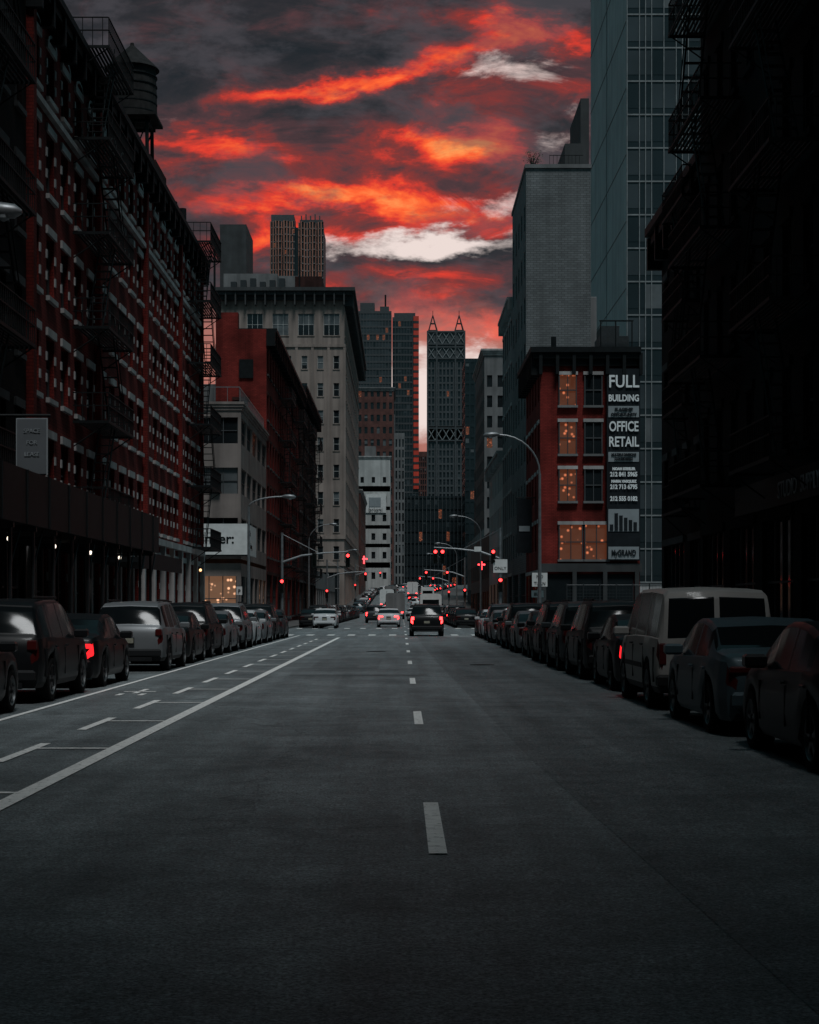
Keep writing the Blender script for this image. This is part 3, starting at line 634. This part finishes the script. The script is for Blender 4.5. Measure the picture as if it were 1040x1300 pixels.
for X,Y,z in ((8.6,185,6.0),(-9.2,420,13)):
    m=MB(); s=.28 if Y<300 else .6
    m.box('neon_bar','redneon',X-s*.3,X+s*.3,Y,Y+.1,z-s*1.6,z+s*1.6); m.box('neon_arms','redneon',X-s*1.4,X+s*1.4,Y-.01,Y+.11,z+.1*s,z+s*.7); m.box('bracket','iron',min(X,X+1.4 if X>0 else X-2),max(X,X+1.4 if X>0 else X-2),Y+.12,Y+.18,z+s*1.6,z+s*1.8)
    m.finish('neon_sign',(X,Y,z))
m=MB(); m.lathe('basket','iron',(-8.7,97,.13),[(.25,0),(.3,.9),(.33,.95)],16); m.finish('litter_bin',(-8.7,97,.13))
m=MB(); m.lathe('barrel','black',(6.6,51,.13),[(.17,0),(.17,.06),(.11,.08),(.11,.5),(.14,.52),(.14,.56),(.1,.66),(.03,.72)],14); m.tube('nozzles','black',[(6.42,51,.55),(6.78,51,.55)],.055,8); m.finish('fire_hydrant',(6.6,51,.13))
# ------------------------------------------------------------------ vehicles
P={}
def paint(n,c,me=.2,ro=.45,coat=.06): P[n]=mat('car_paint_'+n,c,ro,.06,3,metal=me,coat=coat,spec=.18)
paint('black',(.005,.006,.007),0); paint('grey',(.030,.036,.040)); paint('silver',(.15,.16,.168),.3); paint('white',(.45,.46,.47),0); paint('blue',(.045,.07,.082),.2); paint('red',(.08,.01,.01)); paint('vanwhite',(.27,.262,.25),0,.5)
MT['cglass']=mat('car_glass',(.005,.007,.008),.12,.1,1,spec=.12)
MT['trim']=mat('car_trim',(.008,.009,.010),.6,spec=.2)
MT['tire']=mat('tyre_rubber',(.008,.008,.008),.85,spec=.15)
MT['rim']=mat('alloy_rim',(.13,.14,.145),.45,.1,2,metal=.7)
MT['tail']=mat('tail_lamp',(.05,.004,.004),.35,.1,2,spec=.25)
MT['tail_on']=mat('tail_lamp_lit',(.3,.01,.01),.2,.1,2,emit=(1,.015,.02),es=2.0)
MT['tail_bright']=mat('tail_lamp_braking',(.3,.01,.01),.2,.1,2,emit=(1,.03,.03),es=9)
MT['headl']=mat('head_lamp',(.2,.22,.23),.2,.1,2)
MT['plate']=mat('licence_plate',(.25,.24,.19),.5,.2,30)
SL=['_p','cglass','trim','tire','rim','tail','headl','plate']
def itp(k,y):
    if y<=k[0][0]: return k[0][1]
    for (a,b),(c,d) in zip(k,k[1:]):
        if y<=c: return b+(d-b)*(y-a)/(c-a)
    return k[-1][1]
KIND={
 'sedan':dict(top=[(-2.32,.72),(-2.29,.86),(-2.22,.98),(-2.1,1.03),(-1.72,1.07),(-1.4,1.22),(-1.1,1.34),(-.75,1.41),(-.3,1.45),(.1,1.45),(.4,1.41),(.8,1.22),(1.18,1.02),(1.5,.97),(1.95,.88),(2.2,.77),(2.3,.62),(2.33,.5)],
   belt=[(-2.32,.70),(-2.2,.92),(-1.6,.96),(0,.93),(1.2,.9),(1.9,.8),(2.33,.45)],w=[(-2.32,.7),(-2.25,.8),(-2.05,.87),(-1.5,.9),(1.4,.9),(2.0,.84),(2.2,.74),(2.33,.55)],
   ws=(.4,1.15),bk=(-1.7,-1.08),side=[(-1.3,-.42),(-.34,.72)],wy=(-1.38,1.38),r=.33,zb=.2),
 'suv':dict(top=[(-2.34,.8),(-2.32,.95),(-2.27,1.08),(-2.2,1.14),(-2.0,1.5),(-1.9,1.62),(-1.7,1.68),(-1,1.72),(0,1.73),(.4,1.68),(.8,1.46),(1.2,1.17),(1.5,1.12),(2.0,1.03),(2.22,.92),(2.32,.72),(2.35,.55)],
   belt=[(-2.34,.78),(-2.2,1.07),(-1.6,1.08),(0,1.04),(1.2,1.01),(1.9,.94),(2.35,.5)],w=[(-2.34,.76),(-2.27,.85),(-2.1,.9),(-1.5,.93),(1.4,.93),(2.0,.88),(2.22,.8),(2.35,.62)],
   ws=(.42,1.16),bk=(-2.19,-1.92),side=[(-1.85,-1.32),(-1.25,-.4),(-.32,.75)],wy=(-1.4,1.42),r=.37,zb=.26),
 'van':dict(top=[(-2.4,.75),(-2.39,1.0),(-2.37,1.12),(-2.29,1.7),(-2.22,1.82),(-2.1,1.86),(-1,1.9),(.5,1.89),(.8,1.84),(1.2,1.52),(1.65,1.17),(2.0,1.05),(2.25,.92),(2.38,.7),(2.4,.55)],
   belt=[(-2.4,.73),(-2.34,1.1),(-1.6,1.12),(0,1.12),(1.5,1.08),(2.0,.95),(2.4,.5)],w=[(-2.4,.86),(-2.36,.92),(-2.2,.95),(-1.5,.96),(1.4,.96),(2.0,.92),(2.25,.85),(2.4,.7)],
   ws=(.83,1.6),bk=(-2.365,-2.27),side=[(-2.1,-1.15),(-1.0,.05),(.2,1.05)],wy=(-1.35,1.5),r=.36,zb=.27)}
def car_mesh(kind,lit):
    K=KIND[kind]; v=[];f=[];mi=[]
    r=K['r']; Ra=r+.055; zb0=K['zb']
    Y=set(a for a,_ in K['top'])|set(a for a,_ in K['w'])
    y0=K['top'][0][0]; y1=K['top'][-1][0]
    t=y0
    while t<y1: Y.add(round(t,3)); t+=.12
    for a,b in K['side']+[K['ws'],K['bk']]: Y.add(a);Y.add(b)
    for wy in K['wy']:
        e=math.sqrt(Ra*Ra-(zb0-r)**2)
        for i in range(13): Y.add(round(wy-e*math.cos(math.pi*i/12),3))
    Y=sorted(Y); Y=[y for i,y in enumerate(Y) if i==0 or y-Y[i-1]>.006]
    rings=[]
    for y in Y:
        zt=itp(K['top'],y); zbt=min(itp(K['belt'],y),zt-.01); w=itp(K['w'],y); zb=zb0+(.1 if (y<y0+.05 or y>y1-.05) else 0)
        for wy in K['wy']:
            if abs(y-wy)<Ra: zb=max(zb,r+math.sqrt(Ra*Ra-(y-wy)**2))
        zb=min(zb,zbt-.1); g=zt-zbt; k=(.27 if kind!='van' else .16)
        wt=w*(.95-k*g); h=zbt-zb; dz=min(.07,.35*g)
        half=[(0,zb),(.92*w,zb),(.975*w,zb+.12*h),(w,zb+.42*h),(.992*w,zb+.7*h),(.965*w,zbt),(.95*w,zbt+min(.015,g*.3)),(wt,zt-dz),(wt*.92,zt-dz*.15),(.04,zt+.015),(0,zt+.015)]
        ring=half+[(-a,b) for a,b in half[-2:0:-1]]
        rings.append(len(v)); v.extend([(a,y,b) for a,b in ring])
    n=20
    for i in range(len(Y)-1):
        a,b=rings[i],rings[i+1]; ym=(Y[i]+Y[i+1])/2
        g=itp(K['top'],ym)-itp(K['belt'],ym)
        for j in range(n):
            k=j if j<10 else 19-j
            m=0
            if k==0: m=2
            elif k==1 and kind!='sedan': m=2
            elif k==6 and g>.12 and any(s[0]<ym<s[1] for s in K['side']): m=1
            elif k in (7,8) and (K['ws'][0]<ym<K['ws'][1] or (K['bk'][0]<ym<K['bk'][1] and not (kind=='van' and k==7))): m=1
            elif k==9 and (K['ws'][0]<ym<K['ws'][1] or (K['bk'][0]<ym<K['bk'][1] and kind!='van')): m=1
            elif k==4 and ym<y0+.1: m=5
            elif k==4 and ym>y1-.38: m=6
            f.append((a+j,a+(j+1)%n,b+(j+1)%n,b+j)); mi.append(m)
    f.append(tuple(rings[0]+j for j in range(n))); mi.append(0); f.append(tuple(rings[-1]+j for j in reversed(range(n)))); mi.append(2)
    def bx(m,x0,x1,ya,yb,z0,z1,bev=.012):
        i=len(v); q=bev
        for zz,ins in ((z0,q),(z0+q,0),(z1-q,0),(z1,q)):
            for X_,Y_ in ((x0+ins,ya+ins),(x1-ins,ya+ins),(x1-ins,yb-ins),(x0+ins,yb-ins)): v.append((X_,Y_,zz))
        for k in range(3):
            for j in range(4): f.append((i+4*k+j,i+4*k+(j+1)%4,i+4*k+4+(j+1)%4,i+4*k+4+j)); mi.append(m)
        f.append((i+3,i+2,i+1,i)); mi.append(m); f.append((i+12,i+13,i+14,i+15)); mi.append(m)
    wr=itp(K['w'],y0)
    zt0={'sedan':.78,'suv':.88,'van':.7}[kind]; zt1={'sedan':.87,'suv':1.05,'van':1.04}[kind]
    for s in (-1,1):
        if kind=='sedan': a,b=wr*.62,wr*1.1
        elif kind=='suv': a,b=wr*.9,wr*1.1
        else: a,b=wr*.92,wr*1.04
        bx(5,min(s*a,s*b),max(s*a,s*b),y0-.012,y0+.08,zt0,zt1,.02)
        ym=K['side'][-1][1]-.05; zz=itp(K['belt'],ym)+.02; w=itp(K['w'],ym)
        bx(0,min(s*(w*.95),s*(w+.2)),max(s*(w*.95),s*(w+.2)),ym-.06,ym+.1,zz,zz+.15,.03)
        for yy in [q[0]-.04 for q in K['side']]+[K['side'][-1][1]+.12]:
            bx(2,min(s*(w*.9),s*(w+.0025)),max(s*(w*.9),s*(w+.0025)),yy-.006,yy+.006,zb0+.17,zz-.14,.001)
        for q in K['side'][-2:]:
            bx(0 if kind=='sedan' else 2,min(s*w*.96,s*(w+.02)),max(s*w*.96,s*(w+.02)),q[0]+.04,q[0]+.2,zz-.13,zz-.1,.006)
        if kind=='suv': bx(2,min(s*.6,s*.64),max(s*.6,s*.64),-1.5,.3,1.73,1.78,.01)
        if kind=='van': bx(2,min(s*w*.9,s*(w+.008)),max(s*w*.9,s*(w+.008)),-.9,1.1,.62,.7,.004)
        bx(2,min(s*.4,s*.6),max(s*.4,s*.6),y1-.06,y1+.01,.35,.45,.01)
    bx(2 if kind!='sedan' else 0,-wr*1.08,wr*1.08,y0-.06,y0+.15,.36,.56,.04)
    bx(2,-wr*.8,wr*.8,y0-.04,y0+.1,.25,.37,.02)
    bx(7,-.15,.15,y0-.03 if kind!='sedan' else y0-.018,y0+.02,.62+(.0 if kind=='sedan' else .08),.74+(.0 if kind=='sedan' else .08),.004)
    bx(2,-.17,.17,y0-.012,y0+.02,.60,.84,.004)
    if kind=='van': bx(2,-.015,.015,y0-.01,y0+.02,.6,1.08,.003)
    bx(2,-.35,.35,y1-.1,y1+.015,.4,.58,.01)
    def lathe(cy,s,prof,m,n=26):
        rr=[]
        for xo,ra in prof:
            rr.append(len(v))
            for j in range(n): t=2*math.pi*j/n; v.append((s*xo,cy+ra*math.cos(t),r+ra*math.sin(t)))
        for a,b in zip(rr,rr[1:]):
            for j in range(n): f.append((a+j,a+(j+1)%n,b+(j+1)%n,b+j)); mi.append(m)
        f.append(tuple(rr[-1]+j for j in range(n))); mi.append(2 if m==3 else m)
    W=itp(K['w'],0)
    for cy in K['wy']:
        for s in (-1,1):
            xo=W-.01
            lathe(cy,s,[(xo-.24,r*.6),(xo-.23,r*.97),(xo-.2,r),(xo-.04,r),(xo-.01,r*.96),(xo,r*.85),(xo-.01,r*.7),(xo-.06,r*.66)],3)
            rr=[]
            for xx,ra in ((xo-.05,r*.71),(xo-.012,r*.71),(xo-.008,r*.67),(xo-.055,r*.62)):
                rr.append(len(v))
                for j in range(26): t=2*math.pi*j/26; v.append((s*xx,cy+ra*math.cos(t),r+ra*math.sin(t)))
            for a,b in zip(rr,rr[1:]):
                for j in range(26): f.append((a+j,a+(j+1)%26,b+(j+1)%26,b+j)); mi.append(4)
            for k in range(5):
                t=2*math.pi*k/5+.3
                for d in (-.16,.16):
                    p=[(.06,t-.35),(.06,t+.35),(r*.66,t+d*.5+.09),(r*.66,t+d*.5-.09)]
                    i=len(v)
                    for ra,tt in p: v.append((s*(xo-.02-(.012 if d>0 else 0)),cy+ra*math.cos(tt),r+ra*math.sin(tt)))
                    f.append((i,i+1,i+2,i+3)); mi.append(4)
    me=bpy.data.meshes.new(kind+'_body'); me.from_pydata(v,[],f)
    for s in SL:
        me.materials.append(P['black'] if s=='_p' else MT['tail_bright' if lit==2 else 'tail_on'] if (s=='tail' and lit) else MT[s])
    me.polygons.foreach_set('material_index',mi); me.update()
    import bmesh as bmm
    b=bmm.new(); b.from_mesh(me); bmm.ops.recalc_face_normals(b,faces=b.faces); b.to_mesh(me); b.free()
    me.shade_smooth(); me.set_sharp_from_angle(angle=math.radians(32))
    return me
CM={}
def car(kind,color,X,Y,lit=False,name=None,rot=0,sc=1):
    lit=int(lit)
    if lit and Y>100: lit=2
    if (kind,lit) not in CM: CM[(kind,lit)]=car_mesh(kind,lit)
    nm=name or ('parked_van' if kind=='van' else 'parked_suv' if kind=='suv' else 'parked_car')
    o=bpy.data.objects.new(nm,CM[(kind,lit)]); col.objects.link(o)
    o.location=(X,Y,gz(Y)); s=math.atan(.028) if 250<Y<550 else 0; o.rotation_euler=(s,0,rot); o.scale=(sc,sc,sc)
    o.material_slots[0].link='OBJECT'; o.material_slots[0].material=P[color]
LX=-6.78
for kind,c,y,l in (('sedan','black',24.6,0),('suv','black',30.4,0),('sedan','black',35.7,1),('suv','silver',44.4,0),('sedan','black',49.8,0),('suv','black',55.2,0),('sedan','silver',60.6,0),('suv','silver',66,0),('sedan','white',71.4,0),('sedan','silver',76.6,0),('suv','black',82,0),('sedan','grey',87.2,0)):
    car(kind,c,LX+R.uniform(-.08,.08),y,l,rot=R.uniform(-.008,.008))
RX=4.82
for kind,c,y,l in (('sedan','black',13.0,0),('sedan','black',18.0,0),('sedan','blue',23.2,0),('van','vanwhite',28.6,0),('sedan','black',34.2,1),('suv','black',39.3,0),('suv','grey',44.3,0),('suv','black',49.6,0),('sedan','black',55,0),('sedan','silver',60.3,0),('suv','black',65.6,0),('sedan','black',70.8,1),('sedan','silver',76,0),('suv','grey',81.4,0),('sedan','white',86.6,0),('sedan','black',91.6,1)):
    car(kind,c,RX+R.uniform(-.07,.07),y,l,rot=R.uniform(-.008,.008))
cs=['black','grey','silver','white','black','blue','red','black']
y=130
while y<245:
    car(R.choice(('sedan','suv')),R.choice(cs),LX,y); car(R.choice(('sedan','suv')),R.choice(cs),RX,y,R.random()<.45); y+=5.5+R.random()*.6
y=270
while y<520:
    car(R.choice(('sedan','suv')),R.choice(cs),LX+cx(y),y,R.random()<.2); car(R.choice(('sedan','suv')),R.choice(cs),RX+cx(y),y,R.random()<.5); y+=7
car('suv','black',1.35,94.2,2,'moving_suv'); car('sedan','white',-1.0,134,True,'moving_car'); car('sedan','white',-5.6,127,False,'turning_car')
for x,y,k,c in ((1.9,150,'sedan','black'),(3.0,170,'suv','silver'),(-2.6,168,'suv','grey'),(1.5,188,'sedan','white'),(-1.8,205,'sedan','black'),(1.8,222,'suv','black'),(-2.2,240,'suv','white'),(2.4,262,'sedan','silver'),(-2,285,'sedan','black'),(2.5,300,'suv','white'),(-2.4,320,'suv','silver'),(2.2,345,'sedan','red'),(-2,370,'sedan','white'),(2.5,395,'suv','black'),(0,430,'sedan','white'),(5,440,'suv','black'),(4,480,'suv','white'),(9,500,'sedan','silver')):
    car(k,c,x+(cx(y) if y<430 else 0),y,R.random()<.9,'moving_suv' if k=='suv' else 'moving_car')
def bus(X,Y,L,W,H,name,body,win=True):
    z=gz(Y); m=MB(); x0,x1=X-W/2,X+W/2; y0=Y; y1=Y+L
    b=.12
    prof=[(x0+b,z+.35),(x1-b,z+.35),(x1,z+.5),(x1,z+H-.3),(x1-.1,z+H-.08),(x1-.4,z+H),(x0+.4,z+H),(x0+.1,z+H-.08),(x0,z+H-.3),(x0,z+.5)]
    n=len(prof)
    for i in range(n):
        p,q=prof[i],prof[(i+1)%n]; m.quad('body',body,(p[0],y0,p[1]),(q[0],y0,q[1]),(q[0],y1,q[1]),(p[0],y1,p[1]))
    m.quad('body',body,*[(a,y0,c) for a,c in prof]); m.quad('body',body,*[(a,y1,c) for a,c in prof])
    if win:
        m.box('windows','cglass',x0-.01,x0+.05,y0+.5,y1-.4,z+1.5,z+2.4); m.box('windows','cglass',x1-.05,x1+.01,y0+.5,y1-.4,z+1.5,z+2.4)
        m.box('rear_window','cglass',x0+.3,x1-.3,y0-.02,y0+.02,z+1.6,z+2.4)
    else:
        m.box('door_frame','steel',x0+.12,x1-.12,y0-.04,y0-.01,z+.7,z+.8); m.box('door_frame','steel',X-.03,X+.03,y0-.04,y0-.01,z+.8,z+H-.3); m.box('cab','trim',x0+.1,x1-.1,y1+.1,y1+1.9,z+.5,z+2.3); m.box('cab_roof','trim',x0+.25,x1-.25,y1+.1,y1+1.2,z+2.3,z+2.6)
    for s in (x0+.15,x1-.45):
        m.box('tail_lamps','tail_bright',s,s+.25,y0-.03,y0-.005,z+.75,z+.95)
    m.box('bumper','trim',x0+.05,x1-.05,y0-.12,y0-.045,z+.35,z+.6)
    for yy in (y0+1.6,y1-1.4 if win else y1+.9):
        for s in (x0+.02,x1-.32): m.tube('wheels','tire',[(s,yy,z+.48),(s+.3,yy,z+.48)],.48,20)
    m.finish(name,(X,Y+L/2,z))
bus(3.4,200,11,2.5,3.1,'city_bus','white'); bus(-.8,215,6,2.4,3.3,'box_truck','greystone',False); bus(5,330,11,2.5,3.1,'city_bus','white'); bus(-2.5,290,6,2.4,3.4,'box_truck','white',False); bus(2.4,380,6,2.4,3.4,'box_truck','white',False); bus(-2.2,345,10,2.5,3.1,'city_bus','greystone')
# ------------------------------------------------------------------ sky / light
w=bpy.data.worlds.new('World'); scene.world=w; w.use_nodes=True; nt=w.node_tree; L=nt.links
w.cycles.sampling_method='MANUAL'; w.cycles.sample_map_resolution=256
for n in list(nt.nodes): nt.nodes.remove(n)
out=nd(nt,'ShaderNodeOutputWorld'); bg=nd(nt,'ShaderNodeBackground'); L.new(bg.outputs[0],out.inputs[0])
tc=nd(nt,'ShaderNodeTexCoord'); sp=nd(nt,'ShaderNodeSeparateXYZ'); L.new(tc.outputs['Generated'],sp.inputs[0])
def S(n,i,v):
    if isinstance(v,(int,float)): n.inputs[i].default_value=v
    else: L.new(v,n.inputs[i])
def M(op,a,b=0,c=None):
    n=nd(nt,'ShaderNodeMath',operation=op); S(n,0,a); S(n,1,b)
    if c is not None: S(n,2,c)
    return n.outputs[0]
yy=M('MAXIMUM',sp.outputs[1],.08); U=M('DIVIDE',sp.outputs[0],yy); V=M('DIVIDE',sp.outputs[2],yy)
def noise(su,sv,off,det=6,ro=.58,dist=0):
    c=nd(nt,'ShaderNodeCombineXYZ'); S(c,0,M('MULTIPLY',U,su)); S(c,1,M('MULTIPLY',V,sv)); c.inputs[2].default_value=off
    n=nd(nt,'ShaderNodeTexNoise'); n.inputs['Scale'].default_value=1; n.inputs['Detail'].default_value=det; n.inputs['Roughness'].default_value=ro; n.inputs['Distortion'].default_value=dist
    L.new(c.outputs[0],n.inputs['Vector']); return n
na=noise(13,26,3.1,6,.62); sc_=nd(nt,'ShaderNodeSeparateColor'); L.new(na.outputs['Color'],sc_.inputs[0])
UW=M('MULTIPLY_ADD',M('SUBTRACT',sc_.outputs[0],.5),.13,U); VW=M('MULTIPLY_ADD',M('SUBTRACT',sc_.outputs[1],.5),.06,V)
def gauss(u,v,su,sv,amp,tilt=0):
    du=M('SUBTRACT',UW,u); a=M('DIVIDE',du,su)
    b=M('DIVIDE',M('SUBTRACT',M('SUBTRACT',VW,v),M('MULTIPLY',du,tilt)),sv)
    q=M('MULTIPLY_ADD',a,a,M('MULTIPLY',b,b))
    return M('MULTIPLY',M('EXPONENT',M('MULTIPLY',q,-1)),amp)
def field(G):
    h=None
    for g in G:
        q=gauss(*g); h=q if h is None else M('ADD',h,q)
    return h
h=field([(-.015,.310,.075,.009,.58,.16),(.08,.333,.055,.010,.50,0),(.034,.274,.028,.012,.46,0),(.075,.298,.06,.018,.28,.1),(-.04,.338,.10,.010,.16,.05),
   (-.115,.264,.055,.012,.42,.05),(.005,.258,.10,.024,.26,.05),(-.03,.236,.12,.0085,.50,-.03),(.04,.222,.08,.008,.36,.05),
   (-.075,.212,.045,.013,.42,0),(.0,.19,.12,.010,.30,.1),(.03,.165,.10,.018,.42,0)])
nzn=noise(17,44,0.3,8,.64,.5); nz=nzn.outputs['Fac']
h=M('ADD',M('MULTIPLY_ADD',M('SUBTRACT',nz,.5),.95,h),.12)
rp_=nd(nt,'ShaderNodeValToRGB'); S(rp_,0,h); cr=rp_.color_ramp
stops=[(0,(.013,.016,.018)),(.16,(.028,.025,.027)),(.3,(.078,.036,.038)),(.43,(.23,.034,.028)),(.57,(.74,.045,.022)),(.71,(1,.13,.028)),(.87,(1,.34,.09)),(1,(1,.58,.26))]
cr.elements[0].position=0; cr.elements[0].color=(*stops[0][1],1); cr.elements[1].position=1; cr.elements[1].color=(*stops[-1][1],1)
for p,c in stops[1:-1]:
    e=cr.elements.new(p); e.color=(*c,1)
def mixc(fac,a,b):
    mx=nd(nt,'ShaderNodeMix',data_type='RGBA'); S(mx,0,fac); L.new(a,mx.inputs[6])
    if isinstance(b,tuple): mx.inputs[7].default_value=(*b,1)
    else: L.new(b,mx.inputs[7])
    return mx.outputs[2]
def ss(v,a,b,c=0,d=1):
    q=nd(nt,'ShaderNodeMapRange',interpolation_type='SMOOTHSTEP'); L.new(v,q.inputs[0])
    for i,x in enumerate((a,b,c,d)): q.inputs[i+1].default_value=x
    return q.outputs[0]
colr=mixc(ss(sc_.outputs[2],.48,.62,0,.6),rp_.outputs[0],(.070,.064,.072))
# rosy low band near the horizon
colr=mixc(M('MULTIPLY',ss(VW,.185,.15,0,1),.5),colr,(.80,.27,.20))
# pale breaks in the cloud
wf=field([(.068,.311,.036,.011,.62,0),(.094,.280,.034,.014,.5,0),(.018,.211,.070,.011,1.25,.07),(.055,.238,.032,.008,.55,0),(-.125,.284,.03,.012,.25,0),(.013,.118,.07,.030,1.2,0),(.06,.145,.05,.012,.5,0)])
wf=M('MULTIPLY_ADD',M('SUBTRACT',nz,.5),1.7,wf)
colr=mixc(ss(wf,.34,1.0,0,.95),colr,(.88,.74,.69))
on=nd(nt,'ShaderNodeTexNoise'); on.inputs['Scale'].default_value=2.5; on.inputs['Detail'].default_value=3; L.new(tc.outputs['Generated'],on.inputs['Vector'])
orr=nd(nt,'ShaderNodeValToRGB'); L.new(on.outputs['Fac'],orr.inputs[0]); orr.color_ramp.elements[0].position=.3; orr.color_ramp.elements[1].position=.7
orr.color_ramp.elements[0].color=(.03,.09,.105,1); orr.color_ramp.elements[1].color=(.065,.155,.18,1)
fm=ss(sp.outputs[1],.7,.9)
fin=mixc(fm,orr.outputs[0],colr)
sky=nd(nt,'ShaderNodeTexSky'); sky.sky_type='NISHITA'; sky.sun_disc=False; sky.sun_elevation=math.radians(60); sky.sun_rotation=math.radians(165)
sm=nd(nt,'ShaderNodeMix',data_type='RGBA',blend_type='ADD'); sm.inputs[0].default_value=.002; L.new(fin,sm.inputs[6]); L.new(sky.outputs[0],sm.inputs[7])
L.new(sm.outputs[2],bg.inputs[0]); bg.inputs[1].default_value=1
sl=bpy.data.lights.new('sun','SUN'); sl.energy=1.6; sl.angle=math.radians(13); sl.color=(.96,.99,1)
so=bpy.data.objects.new('sun',sl); col.objects.link(so)
d=Vector((-.10,.46,-.88)).normalized(); so.rotation_euler=d.to_track_quat('-Z','Y').to_euler(); so.location=(0,-20,60)
# ------------------------------------------------------------------ camera
c=bpy.data.cameras.new('camera'); co=bpy.data.objects.new('camera',c); col.objects.link(co); scene.camera=co
co.location=(0,0,1.6); co.rotation_euler=(math.pi/2,0,0)
c.sensor_fit='VERTICAL'; c.sensor_height=36; c.sensor_width=28.8; c.lens=60.4; c.shift_x=.0077; c.shift_y=.0923; c.clip_start=.1; c.clip_end=5000
scene.view_settings.view_transform='Standard'; scene.view_settings.look='None'; scene.view_settings.exposure=0
